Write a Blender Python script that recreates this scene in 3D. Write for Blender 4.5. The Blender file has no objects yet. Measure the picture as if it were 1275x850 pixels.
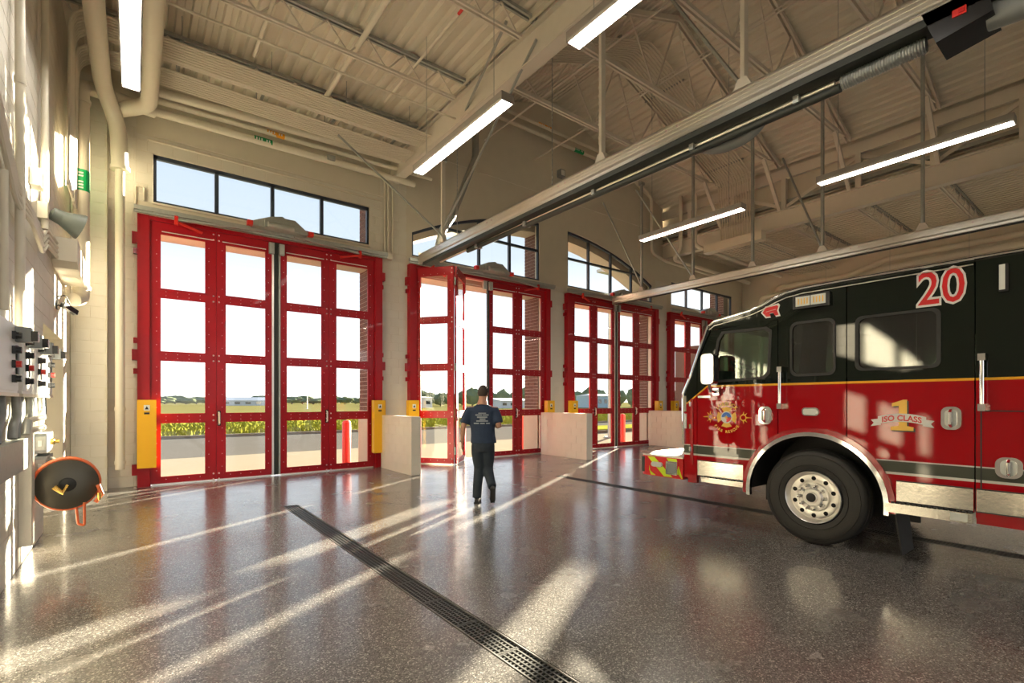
import bpy, math, random
from mathutils import Vector, Matrix
from mathutils.geometry import tessellate_polygon
random.seed(7)
PI = math.pi
sc = bpy.context.scene
COL = sc.collection

# ------------------------------------------------------------------ camera
cam_d = bpy.data.cameras.new('camera')
cam = bpy.data.objects.new('camera', cam_d); COL.objects.link(cam)
cam.location = (0, 0, 1.58)
cam.rotation_euler = (PI/2, 0, -math.radians(37.44))
cam_d.sensor_width = 36; cam_d.lens = 17.35; cam_d.shift_y = 75/1275
cam_d.clip_end = 2000; cam_d.clip_start = 0.05
sc.camera = cam
# ------------------------------------------------------------------ sky, sun, exposure
sc.view_settings.view_transform = 'Standard'; sc.view_settings.look = 'None'
sc.view_settings.gamma = 1; sc.view_settings.use_curve_mapping = False
sc.view_settings.exposure = 0.32
w = bpy.data.worlds.new('sky'); sc.world = w; w.use_nodes = True
nt = w.node_tree; nt.nodes.clear()
tc = nt.nodes.new('ShaderNodeTexCoord'); sx = nt.nodes.new('ShaderNodeSeparateXYZ')
rp = nt.nodes.new('ShaderNodeValToRGB'); bg = nt.nodes.new('ShaderNodeBackground'); wo = nt.nodes.new('ShaderNodeOutputWorld')
nt.links.new(tc.outputs['Generated'], sx.inputs[0]); nt.links.new(sx.outputs['Z'], rp.inputs[0])
nt.links.new(rp.outputs[0], bg.inputs[0]); nt.links.new(bg.outputs[0], wo.inputs[0])
e = rp.color_ramp.elements
e[0].position = 0.0; e[0].color = (1.0, 0.985, 0.95, 1)
e[1].position = 1.0; e[1].color = (0.20, 0.32, 0.55, 1)
for p_, c_ in ((0.14, (0.62, 0.66, 0.72, 1)), (0.28, (0.36, 0.41, 0.47, 1)), (0.6, (0.24, 0.32, 0.46, 1))):
    q_ = e.new(p_); q_.color = c_
bg.inputs[1].default_value = 2.0
SUN_EL = math.radians(10.8)
sdir = Vector((0.8612*math.cos(SUN_EL), 0.5083*math.cos(SUN_EL), math.sin(SUN_EL))).normalized()
sl = bpy.data.lights.new('sun', 'SUN'); sl.energy = 56; sl.color = (1.0, 0.87, 0.66); sl.angle = math.radians(0.55)
so = bpy.data.objects.new('sun', sl); COL.objects.link(so)
so.rotation_euler = sdir.to_track_quat('Z', 'Y').to_euler(); so.location = (40, 30, 20)
cy = sc.cycles
cy.use_denoising = True; cy.max_bounces = 10; cy.diffuse_bounces = 5; cy.glossy_bounces = 4
cy.transparent_max_bounces = 16; cy.transmission_bounces = 6
cy.caustics_reflective = False; cy.caustics_refractive = False
cy.sample_clamp_indirect = 6.0

# ------------------------------------------------------------------ materials
def newmat(name):
    m = bpy.data.materials.new(name); m.use_nodes = True
    return m, m.node_tree, m.node_tree.nodes['Principled BSDF']
def mat(name, col, rough=0.5, metal=0.0, spec=0.5, coat=0.0, var=0.0, vscale=6.0, bump=0.0, bscale=200.0, emit=None, estr=0.0):
    m, t, b = newmat(name)
    b.inputs['Base Color'].default_value = (*col, 1)
    b.inputs['Roughness'].default_value = rough
    b.inputs['Metallic'].default_value = metal
    b.inputs['Specular IOR Level'].default_value = spec
    b.inputs['Coat Weight'].default_value = coat
    b.inputs['Coat Roughness'].default_value = 0.03
    g = t.nodes.new('ShaderNodeNewGeometry')
    n = t.nodes.new('ShaderNodeTexNoise'); n.inputs['Scale'].default_value = vscale; n.inputs['Detail'].default_value = 5
    t.links.new(g.outputs['Position'], n.inputs['Vector'])
    if var > 0:
        mx = t.nodes.new('ShaderNodeMixRGB'); mx.blend_type = 'MIX'
        mx.inputs[1].default_value = (*[c*(1-var) for c in col], 1)
        mx.inputs[2].default_value = (*[min(1, c*(1+var)) for c in col], 1)
        t.links.new(n.outputs[0], mx.inputs[0]); t.links.new(mx.outputs[0], b.inputs['Base Color'])
    if bump > 0:
        n2 = t.nodes.new('ShaderNodeTexNoise'); n2.inputs['Scale'].default_value = bscale
        t.links.new(g.outputs['Position'], n2.inputs['Vector'])
        bp = t.nodes.new('ShaderNodeBump'); bp.inputs['Strength'].default_value = bump; bp.inputs['Distance'].default_value = 0.01
        t.links.new(n2.outputs[0], bp.inputs['Height']); t.links.new(bp.outputs[0], b.inputs['Normal'])
    if emit:
        b.inputs['Emission Color'].default_value = (*emit, 1); b.inputs['Emission Strength'].default_value = estr
    return m
M = {}
M['wall'] = mat('painted_wall', (0.68, 0.63, 0.52), 0.75, var=0.05, vscale=3, bump=0.15, bscale=60)
M['block'] = mat('painted_block', (0.70, 0.665, 0.58), 0.5, var=0.05, vscale=4, bump=0.25, bscale=90)
M['ceil'] = mat('painted_deck', (0.76, 0.71, 0.60), 0.6, var=0.06, vscale=2)
M['steel_paint'] = mat('painted_steel', (0.76, 0.71, 0.62), 0.5, var=0.04)
M['pipe'] = mat('painted_pipe', (0.78, 0.73, 0.61), 0.4, var=0.03)
M['red'] = mat('red_door_paint', (0.36, 0.004, 0.012), 0.38, spec=0.3, coat=0.08, var=0.08, vscale=8)
M['mirror'] = mat('mirror_shell', (0.42, 0.42, 0.42), 0.15, metal=1.0)
M['drainframe'] = mat('drain_frame', (0.16, 0.15, 0.14), 0.5, metal=0.4)
M['horn'] = mat('horn_grey', (0.11, 0.13, 0.12), 0.4)
M['rimmetal'] = mat('polished_rim', (0.80, 0.78, 0.74), 0.3, metal=1.0)
ORD = 'first second third fourth fifth sixth seventh eighth ninth tenth eleventh twelfth thirteenth fourteenth fifteenth sixteenth seventeenth eighteenth nineteenth twentieth'.split()
ORD += ['twenty-'+o for o in ORD[:9]]+['thirtieth']+['thirty-'+o for o in ORD[:9]]
M['rivet'] = mat('rivet_steel', (0.75, 0.6, 0.6), 0.35, metal=0.6)
M['galv'] = mat('galvanized', (0.42, 0.44, 0.42), 0.45, metal=0.6, var=0.15, vscale=20)
M['alu'] = mat('aluminium', (0.80, 0.76, 0.68), 0.28, metal=0.9, var=0.06, vscale=8)
M['chrome'] = mat('chrome', (0.86, 0.86, 0.86), 0.06, metal=1.0)
M['brushed'] = mat('polished_plate', (0.84, 0.80, 0.72), 0.16, metal=1.0, bump=0.06, bscale=30)
M['black'] = mat('black_rubber', (0.018, 0.018, 0.018), 0.6)
M['blackgloss'] = mat('black_plastic', (0.02, 0.02, 0.022), 0.25)
M['darkgreen'] = mat('dark_extrusion', (0.03, 0.035, 0.03), 0.5)
M['winframe'] = mat('dark_window_frame', (0.035, 0.05, 0.075), 0.4)
M['yellow'] = mat('yellow_guard', (0.85, 0.46, 0.01), 0.4)
M['white'] = mat('white_plastic', (0.80, 0.80, 0.78), 0.4)
M['whitepaint'] = mat('white_panel', (0.84, 0.84, 0.82), 0.35)
M['greypl'] = mat('grey_box', (0.25, 0.27, 0.27), 0.45)
M['redpl'] = mat('red_plastic', (0.7, 0.03, 0.02), 0.35)
M['green'] = mat('green_label', (0.0, 0.30, 0.09), 0.5)
M['orange'] = mat('orange_label', (0.85, 0.36, 0.02), 0.5)
M['hose'] = mat('orange_hose', (0.75, 0.16, 0.05), 0.4)
M['brass'] = mat('brass', (0.85, 0.55, 0.15), 0.25, metal=1)
M['reel'] = mat('dark_reel_plate', (0.10, 0.09, 0.07), 0.35, metal=0.6)
M['tan'] = mat('cast_stone', (0.48, 0.41, 0.32), 0.8, var=0.08)
M['mortar'] = mat('mortar', (0.50, 0.45, 0.40), 0.9)
M['brick'] = mat('red_brick', (0.14, 0.066, 0.05), 0.85, var=0.35, vscale=9)
M['led'] = mat('led_diffuser', (0.9, 0.9, 0.9), 0.4, emit=(1.0, 0.93, 0.82), estr=22)
M['lampbody'] = mat('lamp_housing', (0.40, 0.37, 0.34), 0.4, metal=0.4)
M['grate'] = mat('drain_grate', (0.065, 0.065, 0.06), 0.45, metal=0.5)
M['dark'] = mat('drain_void', (0.008, 0.008, 0.008), 0.9)
M['skin'] = mat('skin', (0.46, 0.24, 0.16), 0.5, var=0.06)
M['hair'] = mat('dark_hair', (0.035, 0.022, 0.015), 0.7)
M['navy'] = mat('navy_cotton', (0.018, 0.035, 0.075), 0.85, var=0.2, vscale=12)
M['trouser'] = mat('navy_trousers', (0.018, 0.028, 0.042), 0.8, var=0.2, vscale=10)
M['print'] = mat('shirt_print', (0.30, 0.34, 0.38), 0.8)
M['shoe'] = mat('shoe_black', (0.015, 0.015, 0.018), 0.5)
M['concrete'] = mat('concrete', (0.22, 0.195, 0.15), 0.85, spec=0.0, var=0.1, vscale=0.6)
M['asphalt'] = mat('asphalt', (0.10, 0.094, 0.086), 0.9, spec=0.0, var=0.12, vscale=0.5)
M['field'] = mat('dry_field', (0.135, 0.125, 0.05), 0.95, spec=0.0, var=0.3, vscale=0.15)
M['dirt'] = mat('dirt', (0.15, 0.11, 0.065), 0.95, var=0.3, vscale=0.5)
M['grass'] = mat('grass', (0.22, 0.22, 0.035), 0.9, spec=0.0, var=0.4, vscale=0.8)
M['tree'] = mat('tree_leaves', (0.13, 0.155, 0.09), 0.9, spec=0.0, var=0.4, vscale=0.3)
M['trunk'] = mat('bark', (0.10, 0.07, 0.05), 0.9)
M['bluebld'] = mat('grey_blue_cladding', (0.30, 0.40, 0.46), 0.6)
M['palebld'] = mat('pale_cladding', (0.60, 0.60, 0.58), 0.7)
M['glossred'] = mat('bollard_red', (0.62, 0.02, 0.015), 0.35)

def glass(name, tint, gloss=0.12, rough=0.02):
    m, t, b = newmat(name); t.nodes.remove(b)
    o = t.nodes['Material Output']
    tr = t.nodes.new('ShaderNodeBsdfTransparent'); tr.inputs[0].default_value = (*tint, 1)
    gl = t.nodes.new('ShaderNodeBsdfGlossy'); gl.inputs['Roughness'].default_value = rough
    lw = t.nodes.new('ShaderNodeLayerWeight'); lw.inputs[0].default_value = 0.5
    fr = t.nodes.new('ShaderNodeMath'); fr.operation = 'POWER'; fr.inputs[1].default_value = 5.0; t.links.new(lw.outputs['Facing'], fr.inputs[0])
    mt = t.nodes.new('ShaderNodeMath'); mt.operation = 'MULTIPLY_ADD'; mt.inputs[1].default_value = 0.9; mt.inputs[2].default_value = 0.03+gloss
    mx = t.nodes.new('ShaderNodeMixShader')
    t.links.new(fr.outputs[0], mt.inputs[0]); t.links.new(mt.outputs[0], mx.inputs[0])
    t.links.new(tr.outputs[0], mx.inputs[1]); t.links.new(gl.outputs[0], mx.inputs[2]); t.links.new(mx.outputs[0], o.inputs[0])
    return m
M['glass'] = glass('clear_glass', (0.97, 0.98, 0.97), 0.0)
M['truckglass'] = glass('tinted_cab_glass', (0.62, 0.76, 0.66), 0.09)
M['darkglass'] = glass('dark_cab_glass', (0.35, 0.40, 0.36), 0.07)

def floor_mat():
    m, t, b = newmat('speckled_epoxy')
    g = t.nodes.new('ShaderNodeNewGeometry')
    def noise(s, d=3):
        n = t.nodes.new('ShaderNodeTexNoise'); n.inputs['Scale'].default_value = s; n.inputs['Detail'].default_value = d
        t.links.new(g.outputs['Position'], n.inputs['Vector']); return n
    v = t.nodes.new('ShaderNodeTexVoronoi'); v.inputs['Scale'].default_value = 130
    t.links.new(g.outputs['Position'], v.inputs['Vector'])
    r = t.nodes.new('ShaderNodeValToRGB'); el = r.color_ramp.elements
    sp = t.nodes.new('ShaderNodeSeparateXYZ'); t.links.new(v.outputs['Color'], sp.inputs[0]); t.links.new(sp.outputs[0], r.inputs[0])
    el[0].position = 0.0; el[0].color = (0.09, 0.084, 0.078, 1); el[1].position = 1; el[1].color = (0.62, 0.59, 0.54, 1)
    for p, c in ((0.35, (0.158, 0.149, 0.138, 1)), (0.75, (0.22, 0.208, 0.194, 1)), (0.9, (0.34, 0.323, 0.30, 1))):
        q = el.new(p); q.color = c
    n1 = noise(0.8, 6); mx = t.nodes.new('ShaderNodeMixRGB'); mx.blend_type = 'MULTIPLY'; mx.inputs[0].default_value = 0.35
    t.links.new(r.outputs[0], mx.inputs[1]); t.links.new(n1.outputs[0], mx.inputs[2]); t.links.new(mx.outputs[0], b.inputs['Base Color'])
    n2 = noise(1.7, 5); mr = t.nodes.new('ShaderNodeMapRange'); mr.inputs[3].default_value = 0.16; mr.inputs[4].default_value = 0.34
    t.links.new(n2.outputs[0], mr.inputs[0]); t.links.new(mr.outputs[0], b.inputs['Roughness'])
    n3 = noise(9, 4); bp = t.nodes.new('ShaderNodeBump'); bp.inputs['Strength'].default_value = 0.16; bp.inputs['Distance'].default_value = 0.02
    t.links.new(n3.outputs[0], bp.inputs['Height']); t.links.new(bp.outputs[0], b.inputs['Normal'])
    b.inputs['Specular IOR Level'].default_value = 0.6
    b.inputs['Coat Weight'].default_value = 0.35; b.inputs['Coat Roughness'].default_value = 0.12
    return m
M['floor'] = floor_mat()

def livery():
    # flat paint scheme of the engine: green-black above, gold line, red, grey band between two white lines
    m, t, b = newmat('fire_engine_livery')
    g = t.nodes.new('ShaderNodeNewGeometry'); s = t.nodes.new('ShaderNodeSeparateXYZ'); t.links.new(g.outputs['Position'], s.inputs[0])
    def math_(op, a, bb, clamp=False):
        n = t.nodes.new('ShaderNodeMath'); n.operation = op; n.use_clamp = clamp
        for i, x in enumerate((a, bb)):
            if isinstance(x, (int, float)): n.inputs[i].default_value = x
            else: t.links.new(x, n.inputs[i])
        return n.outputs[0]
    over = math_('MAXIMUM', math_('SUBTRACT', s.outputs['Y'], 3.56), 0.0)
    lift = math_('MULTIPLY', over, math_('GREATER_THAN', s.outputs['Z'], 1.3))
    z = math_('ADD', s.outputs['Z'], math_('MULTIPLY', lift, 0.75))
    zz = math_('DIVIDE', z, 3.0)
    r = t.nodes.new('ShaderNodeValToRGB'); r.color_ramp.interpolation = 'CONSTANT'; t.links.new(zz, r.inputs[0])
    red = (0.36, 0.002, 0.006, 1); wh = (0.62, 0.60, 0.55, 1); gr = (0.075, 0.08, 0.06, 1); bk = (0.006, 0.010, 0.006, 1); go = (0.80, 0.38, 0.03, 1)
    el = r.color_ramp.elements
    el[0].position = 0; el[0].color = red; el[1].position = 0.866/3; el[1].color = wh
    for p, c in ((0.888, gr), (0.985, wh), (1.005, red), (1.768, go), (1.785, bk)):
        q = el.new(p/3); q.color = c
    t.links.new(r.outputs[0], b.inputs['Base Color'])
    b.inputs['Roughness'].default_value = 0.3; b.inputs['Coat Weight'].default_value = 0.75; b.inputs['Coat Roughness'].default_value = 0.015
    b.inputs['Specular IOR Level'].default_value = 0.0
    return m
M['livery'] = livery()
M['truckred'] = mat('engine_red', (0.36, 0.002, 0.006), 0.15, coat=1)
M['truckblack'] = mat('engine_black', (0.006, 0.010, 0.006), 0.2, coat=0.6)
M['cabin'] = mat('cab_interior', (0.05, 0.05, 0.05), 0.8)
M['seat'] = mat('cab_seat', (0.10, 0.10, 0.10), 0.8)
M['tire'] = mat('tire_rubber', (0.022, 0.021, 0.019), 0.62, bump=0.1, bscale=40)
M['lens'] = mat('lamp_lens', (0.70, 0.72, 0.66), 0.15, coat=1)
M['signred'] = mat('decal_red', (0.60, 0.008, 0.012), 0.3)
M['signwhite'] = mat('decal_white', (0.72, 0.70, 0.66), 0.35)
M['signgold'] = mat('decal_gold', (0.85, 0.50, 0.06), 0.35)
M['signblue'] = mat('decal_blue', (0.02, 0.13, 0.50), 0.35)
M['signshadow'] = mat('decal_dark', (0.02, 0.02, 0.02), 0.4)
M['lime'] = mat('reflective_lime', (0.62, 0.80, 0.02), 0.35)

# ------------------------------------------------------------------ mesh helpers
class MB:
    def __init__(s): s.v = []; s.f = []; s.m = []
    def add(s, vs, fs, mi=0):
        o = len(s.v); s.v += [tuple(v) for v in vs]; s.f += [tuple(i+o for i in f) for f in fs]; s.m += [mi]*len(fs); return s
    def box(s, x0, x1, y0, y1, z0, z1, mi=0):
        return s.add([(x0,y0,z0),(x1,y0,z0),(x1,y1,z0),(x0,y1,z0),(x0,y0,z1),(x1,y0,z1),(x1,y1,z1),(x0,y1,z1)],
              [(0,3,2,1),(4,5,6,7),(0,1,5,4),(1,2,6,5),(2,3,7,6),(3,0,4,7)], mi)
    def bar(s, a, b, wd, ht, mi=0, up=(0,0,1)):
        a = Vector(a); b = Vector(b); d = (b-a).normalized(); u = Vector(up)
        if abs(d.dot(u)) > 0.98: u = Vector((1,0,0))
        sd = d.cross(u).normalized()*wd/2; u2 = sd.cross(d).normalized()*ht/2
        vs = [p+q for p in (a, b) for q in (-sd-u2, sd-u2, sd+u2, -sd+u2)]
        return s.add(vs, [(0,1,2,3),(7,6,5,4),(0,4,5,1),(1,5,6,2),(2,6,7,3),(3,7,4,0)], mi)
    def tube(s, path, r, n=10, mi=0, caps=True):
        path = [Vector(p) for p in path]; rings = []
        rs = r if isinstance(r, (list, tuple)) else [r]*len(path)
        d0 = (path[1]-path[0]).normalized(); u = Vector((0,0,1)) if abs(d0.z) < 0.9 else Vector((1,0,0))
        for i, p in enumerate(path):
            a = path[max(0, i-1)]; b = path[min(len(path)-1, i+1)]; d = (b-a).normalized()
            u = (u - d*u.dot(d)); u = u.normalized() if u.length > 1e-6 else d.orthogonal().normalized(); sd = d.cross(u)
            k = 1.0
            if 0 < i < len(path)-1:
                cs = (path[i]-path[i-1]).normalized().dot((path[i+1]-path[i]).normalized()); k = 1/max(0.5, math.sqrt((1+cs)/2))
            rings.append([p + (u*math.cos(2*PI*j/n) + sd*math.sin(2*PI*j/n))*rs[i]*(k if k < 1.2 else 1.1) for j in range(n)])
        vs = [v for rg in rings for v in rg]; fs = []
        for i in range(len(path)-1):
            for j in range(n):
                k = (j+1) % n; fs.append((i*n+j, (i+1)*n+j, (i+1)*n+k, i*n+k))
        if caps: fs.append(tuple(range(n))); fs.append(tuple((len(path)-1)*n+j for j in reversed(range(n))))
        return s.add(vs, fs, mi)
    def cyl(s, a, b, r, n=12, mi=0): return s.tube([a, b], r, n, mi)
    def lathe(s, prof, c, ax, n=32, mi=0, close=False, caps=True):
        # prof: (distance along axis, radius)
        c = Vector(c); ax = Vector(ax).normalized(); u = ax.orthogonal().normalized(); w_ = ax.cross(u); vs = []; fs = []
        for (h, r) in prof:
            for j in range(n):
                a = 2*PI*j/n; vs.append(c + ax*h + (u*math.cos(a)+w_*math.sin(a))*max(r, 1e-4))
        for i in range(len(prof)-1):
            for j in range(n):
                k = (j+1) % n; fs.append((i*n+j, i*n+k, (i+1)*n+k, (i+1)*n+j))
        if close:
            for j in range(n):
                k = (j+1) % n; i = len(prof)-1; fs.append((i*n+j, i*n+k, k, j))
        elif caps:
            if prof[0][1] > 1e-3: fs.append(tuple(reversed(range(n))))
            if prof[-1][1] > 1e-3: fs.append(tuple((len(prof)-1)*n+j for j in range(n)))
        return s.add(vs, fs, mi)
    def plate(s, outer, holes, fn, t0, t1, mi=0):
        # polygon with holes in (u,v), fn(u,v,t) -> 3D
        loops = [[Vector((u, v, 0)) for u, v in L] for L in [outer]+holes]
        tris = tessellate_polygon(loops); pts = [p for L in loops for p in L]; n = len(pts)
        vs = [fn(p.x, p.y, t0) for p in pts] + [fn(p.x, p.y, t1) for p in pts]
        fs = []
        for a, b, c in tris:
            fs.append((a, b, c)); fs.append((c+n, b+n, a+n))
        o = 0
        for L in loops:
            k = len(L)
            for i in range(k):
                j = (i+1) % k; fs.append((o+i, o+j, o+j+n, o+i+n))
            o += k
        return s.add(vs, fs, mi)
    def mapv(s, fn): s.v = [tuple(fn(Vector(v))) for v in s.v]; return s
    def mesh(s, name, mats, smooth=False, off=(0,0,0)):
        me = bpy.data.meshes.new(name)
        me.from_pydata([(v[0]-off[0], v[1]-off[1], v[2]-off[2]) for v in s.v], [], s.f)
        for m in (mats if isinstance(mats, (list, tuple)) else [mats]): me.materials.append(m)
        if isinstance(mats, (list, tuple)): me.polygons.foreach_set('material_index', s.m)
        me.update()
        import bmesh
        bm = bmesh.new(); bm.from_mesh(me); bmesh.ops.recalc_face_normals(bm, faces=bm.faces); bm.to_mesh(me); bm.free()
        if smooth:
            me.polygons.foreach_set('use_smooth', [True]*len(me.polygons))
            try: me.set_sharp_from_angle(angle=math.radians(40))
            except Exception: pass
        return me
OFF = {}
def link(name, me, parent=None):
    o = bpy.data.objects.new(name, me); COL.objects.link(o)
    if parent: o.parent = parent
    return o
def thing(name, label, cat, loc=(0,0,0), group=None, kind=None):
    o = bpy.data.objects.new(name, None); COL.objects.link(o); o.location = loc; o.empty_display_size = 0.2
    OFF[o.name] = Vector(loc)
    return tag(o, label, cat, group, kind)
def tag(o, label=None, cat=None, group=None, kind=None):
    if label: o['label'] = label
    if cat: o['category'] = cat
    if group: o['group'] = group
    if kind: o['kind'] = kind
    return o
def part(name, mb, m, parent, smooth=False, label=None, kind=None):
    # geometry given in world coordinates; parent roots carry no rotation
    off = OFF[parent.name]
    o = link(name, mb.mesh(name, m, smooth, off), parent); OFF[o.name] = off
    if label: o['label'] = label
    if kind: o['kind'] = kind
    return o
def solo(name, mb, m, label, cat, loc=(0,0,0), smooth=False, group=None, kind=None):
    o = link(name, mb.mesh(name, m, smooth, loc)); o.location = loc; OFF[o.name] = Vector(loc)
    return tag(o, label, cat, group, kind)
def struct(name, mb, m, label=None, smooth=False):
    o = link(name, mb.mesh(name, m, smooth)); OFF[o.name] = Vector((0,0,0)); o['kind'] = 'structure'
    if label: o['label'] = label
    return o
def copy_tree(o, parent=None, skip=()):
    c = o.copy(); COL.objects.link(c)
    if parent: c.parent = parent
    OFF[c.name] = OFF.get(o.name, Vector((0,0,0)))
    for ch in list(o.children): copy_tree(ch, c)
    return c
def arc(c, r, a0, a1, n, plane='yz'):
    out = []
    for i in range(n+1):
        a = math.radians(a0+(a1-a0)*i/n); out.append((c[0]+r*math.cos(a), c[1]+r*math.sin(a)))
    return out
def rrect(u0, u1, v0, v1, r, n=4):
    r = min(r, (u1-u0)/2.01, (v1-v0)/2.01)
    return (arc((u1-r, v0+r), r, -90, 0, n)+arc((u1-r, v1-r), r, 0, 90, n)+arc((u0+r, v1-r), r, 90, 180, n)+arc((u0+r, v0+r), r, 180, 270, n))
def textmb(s, size=1.0, bold=0.0, align='CENTER'):
    cu = bpy.data.curves.new('tmp', 'FONT'); cu.body = s; cu.size = size; cu.align_x = align; cu.offset = bold; cu.resolution_u = 3
    ob = bpy.data.objects.new('tmp', cu); COL.objects.link(ob)
    bpy.context.view_layer.update()
    me = bpy.data.meshes.new_from_object(ob.evaluated_get(bpy.context.evaluated_depsgraph_get()))
    vs = [tuple(v.co) for v in me.vertices]; fs = [tuple(p.vertices) for p in me.polygons]
    bpy.data.objects.remove(ob); bpy.data.curves.remove(cu); bpy.data.meshes.remove(me)
    mb = MB(); mb.add(vs, fs); return mb
def bend(pts, r=0.2, n=5):
    out = [Vector(pts[0])]
    for i in range(1, len(pts)-1):
        p = Vector(pts[i]); a = (Vector(pts[i-1])-p); b = (Vector(pts[i+1])-p); k = min(r, a.length*0.45, b.length*0.45); a.normalize(); b.normalize()
        s, e_ = p+a*k, p+b*k
        for j in range(n+1):
            t = j/n; out.append(s*(1-t)**2+p*2*t*(1-t)+e_*t*t)
    out.append(Vector(pts[-1])); return out
# ================================================================== setting
CX = [2.416, 7.886, 13.356, 18.826]         # door centres
YW = 11.58; XL, XR = -0.87, 22.2; YB = -9.0
BL, BR = 5.15, 16.2                          # beam lines under the gable
def zroof(x): return 11.1-0.38*abs(x-10.65)
mb = MB(); mb.box(XL-0.3, 1.78, YB, 11.9, -0.2, 0); mb.box(2.0, 7.06, YB, 11.9, -0.2, 0); mb.box(7.3, XR+0.2, YB, 11.9, -0.2, 0)
mb.box(1.78, 2.0, 8.0, 11.9, -0.2, 0); mb.box(7.06, 7.3, 7.75, 11.9, -0.2, 0)
mb.box(1.78, 2.0, YB, 8.0, -0.2, -0.12); mb.box(7.06, 7.3, YB, 7.75, -0.2, -0.12)
struct('floor', mb, M['floor'], 'polished speckled grey epoxy floor of the engine bay')

# front wall body: vertical strips around the openings (front face at y 11.585)
Y0, Y1 = 11.585, 11.80
Rarc = ((15.55-10.65)**2 + 1.15**2)/(2*1.15); ZC = 7.12-Rarc
def zarc(x): return ZC+math.sqrt(max(0, Rarc**2-(x-10.65)**2))
wf = MB()
def strip(b, x0, x1, zb0, zb1, zt0, zt1, y0=Y0, y1=Y1):
    b.add([(x0,y0,zb0),(x1,y0,zb1),(x1,y1,zb1),(x0,y1,zb0),(x0,y0,zt0),(x1,y0,zt1),(x1,y1,zt1),(x0,y1,zt0)],
          [(0,3,2,1),(4,5,6,7),(0,1,5,4),(1,2,6,5),(2,3,7,6),(3,0,4,7)])
def top(x): return 7.75 if (x <= BL+1e-6 or x >= BR-1e-6) else zroof(x)
def openings(x):
    o = []
    for c in CX:
        if abs(x-c) < 2.22: o.append((-1, 5.02))
    if 0.29 < x < 4.52: o.append((5.36, 6.29))
    if 16.75 < x < 21.3: o.append((5.36, 6.29))
    if 5.645 < x < 9.944 or 11.14 < x < 15.55: o.append((5.30, 'arc'))
    return o
bp_ = sorted(set([XL-0.2, XR+0.2, BL, BR, 0.29, 4.52, 16.75, 21.3, 5.645, 9.944, 11.14, 15.55, 10.65] + [c+s*2.22 for c in CX for s in (-1, 1)]
    + [5.645+i*(9.944-5.645)/12 for i in range(13)] + [11.14+i*(15.55-11.14)/12 for i in range(13)]))
for a, b_ in zip(bp_[:-1], bp_[1:]):
    if b_-a < 1e-4: continue
    xm = (a+b_)/2; z0 = 0.0; zp = (0.0, 0.0)
    lo = BL if xm < BL else (BR if xm > BR else None)
    ta, tb = (7.75, 7.75) if lo else (zroof(a), zroof(b_))
    for (p, q) in sorted(openings(xm), key=lambda t: t[0]):
        if p > zp[0]: strip(wf, a, b_, zp[0], zp[1], p, p)
        zp = (zarc(a), zarc(b_)) if q == 'arc' else (q, q)
    strip(wf, a, b_, zp[0], zp[1], ta, tb)
wall_front = struct('wall_front', wf, M['wall'], 'tan painted block wall with red folding doors and clerestory windows')
# control joint and ledges on the gable
mb = MB(); mb.box(0.3, 4.9, 11.572, 11.584, 6.62, 6.635); mb.box(5.3, 16.0, 11.576, 11.584, 8.03, 8.045)
part('ledge_line', mb, M['steel_paint'], wall_front)

# individually laid blocks
def blocks(regions, plane, at, nrm, parent, limit, keyf, bl=0.406, bh=0.203):
    """regions: (u0,u1,z0,z1) ; plane 'x' = wall facing along x"""
    cells = []
    for (u0, u1, z0, z1) in regions:
        k0 = int(math.floor(z0/bh)); k1 = int(math.ceil(z1/bh))
        for k in range(k0, k1):
            za, zb = max(z0, k*bh), min(z1, (k+1)*bh)
            if zb-za < 0.03: continue
            sh = bl/2 if k % 2 else 0
            i0 = int(math.floor((u0-sh)/bl))
            i = i0
            while i*bl+sh < u1:
                ua, ub = max(u0, i*bl+sh), min(u1, (i+1)*bl+sh); i += 1
                if ub-ua < 0.04: continue
                cells.append((ua, ub, za, zb))
    cells.sort(key=keyf)
    g = 0.003; cache = {}; rest = MB()
    for idx, (ua, ub, za, zb) in enumerate(cells):
        w_, h_ = (ub-ua)/2-g, (zb-za)/2-g; c = ((ua+ub)/2, (za+zb)/2)
        t = 0.0035*nrm; ch = 0.002
        if plane == 'y': loc = (c[0], at, c[1]); f = lambda u, v, d: (u, d, v)
        else: loc = (at, c[0], c[1]); f = lambda u, v, d: (d, u, v)
        vs = [f(sx_*w_, sz_*h_, 0) for sx_, sz_ in ((-1,-1),(1,-1),(1,1),(-1,1))] + [f(sx_*(w_-ch), sz_*(h_-ch), t) for sx_, sz_ in ((-1,-1),(1,-1),(1,1),(-1,1))]
        fs = [(0,1,5,4),(1,2,6,5),(2,3,7,6),(3,0,4,7),(4,5,6,7)]
        if idx < limit:
            key = (round(w_, 3), round(h_, 3))
            if key not in cache: cache[key] = MB().add(vs, fs).mesh('block', M['block'])
            o = link('block', cache[key], parent); o.location = loc
        else: rest.add([(v[0]+loc[0], v[1]+loc[1], v[2]+loc[2]) for v in vs], fs)
    if rest.v: part('block_courses', rest, M['block'], parent, kind='stuff')
reg = [(-0.38, 0.04, 0, 7.2), (0.04, 0.29, 5.35, 6.3), (0.04, 4.8, 6.3, 6.6), (4.54, 4.8, 5.2, 6.3), (4.80, 5.5, 0, 7.05), (10.27, 10.97, 0, 5.25), (15.74, 16.44, 0, 6.2)]
blocks(reg, 'y', Y0, -1, wall_front, 290, lambda c: abs(c[0])+c[2]*0.2)

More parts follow.
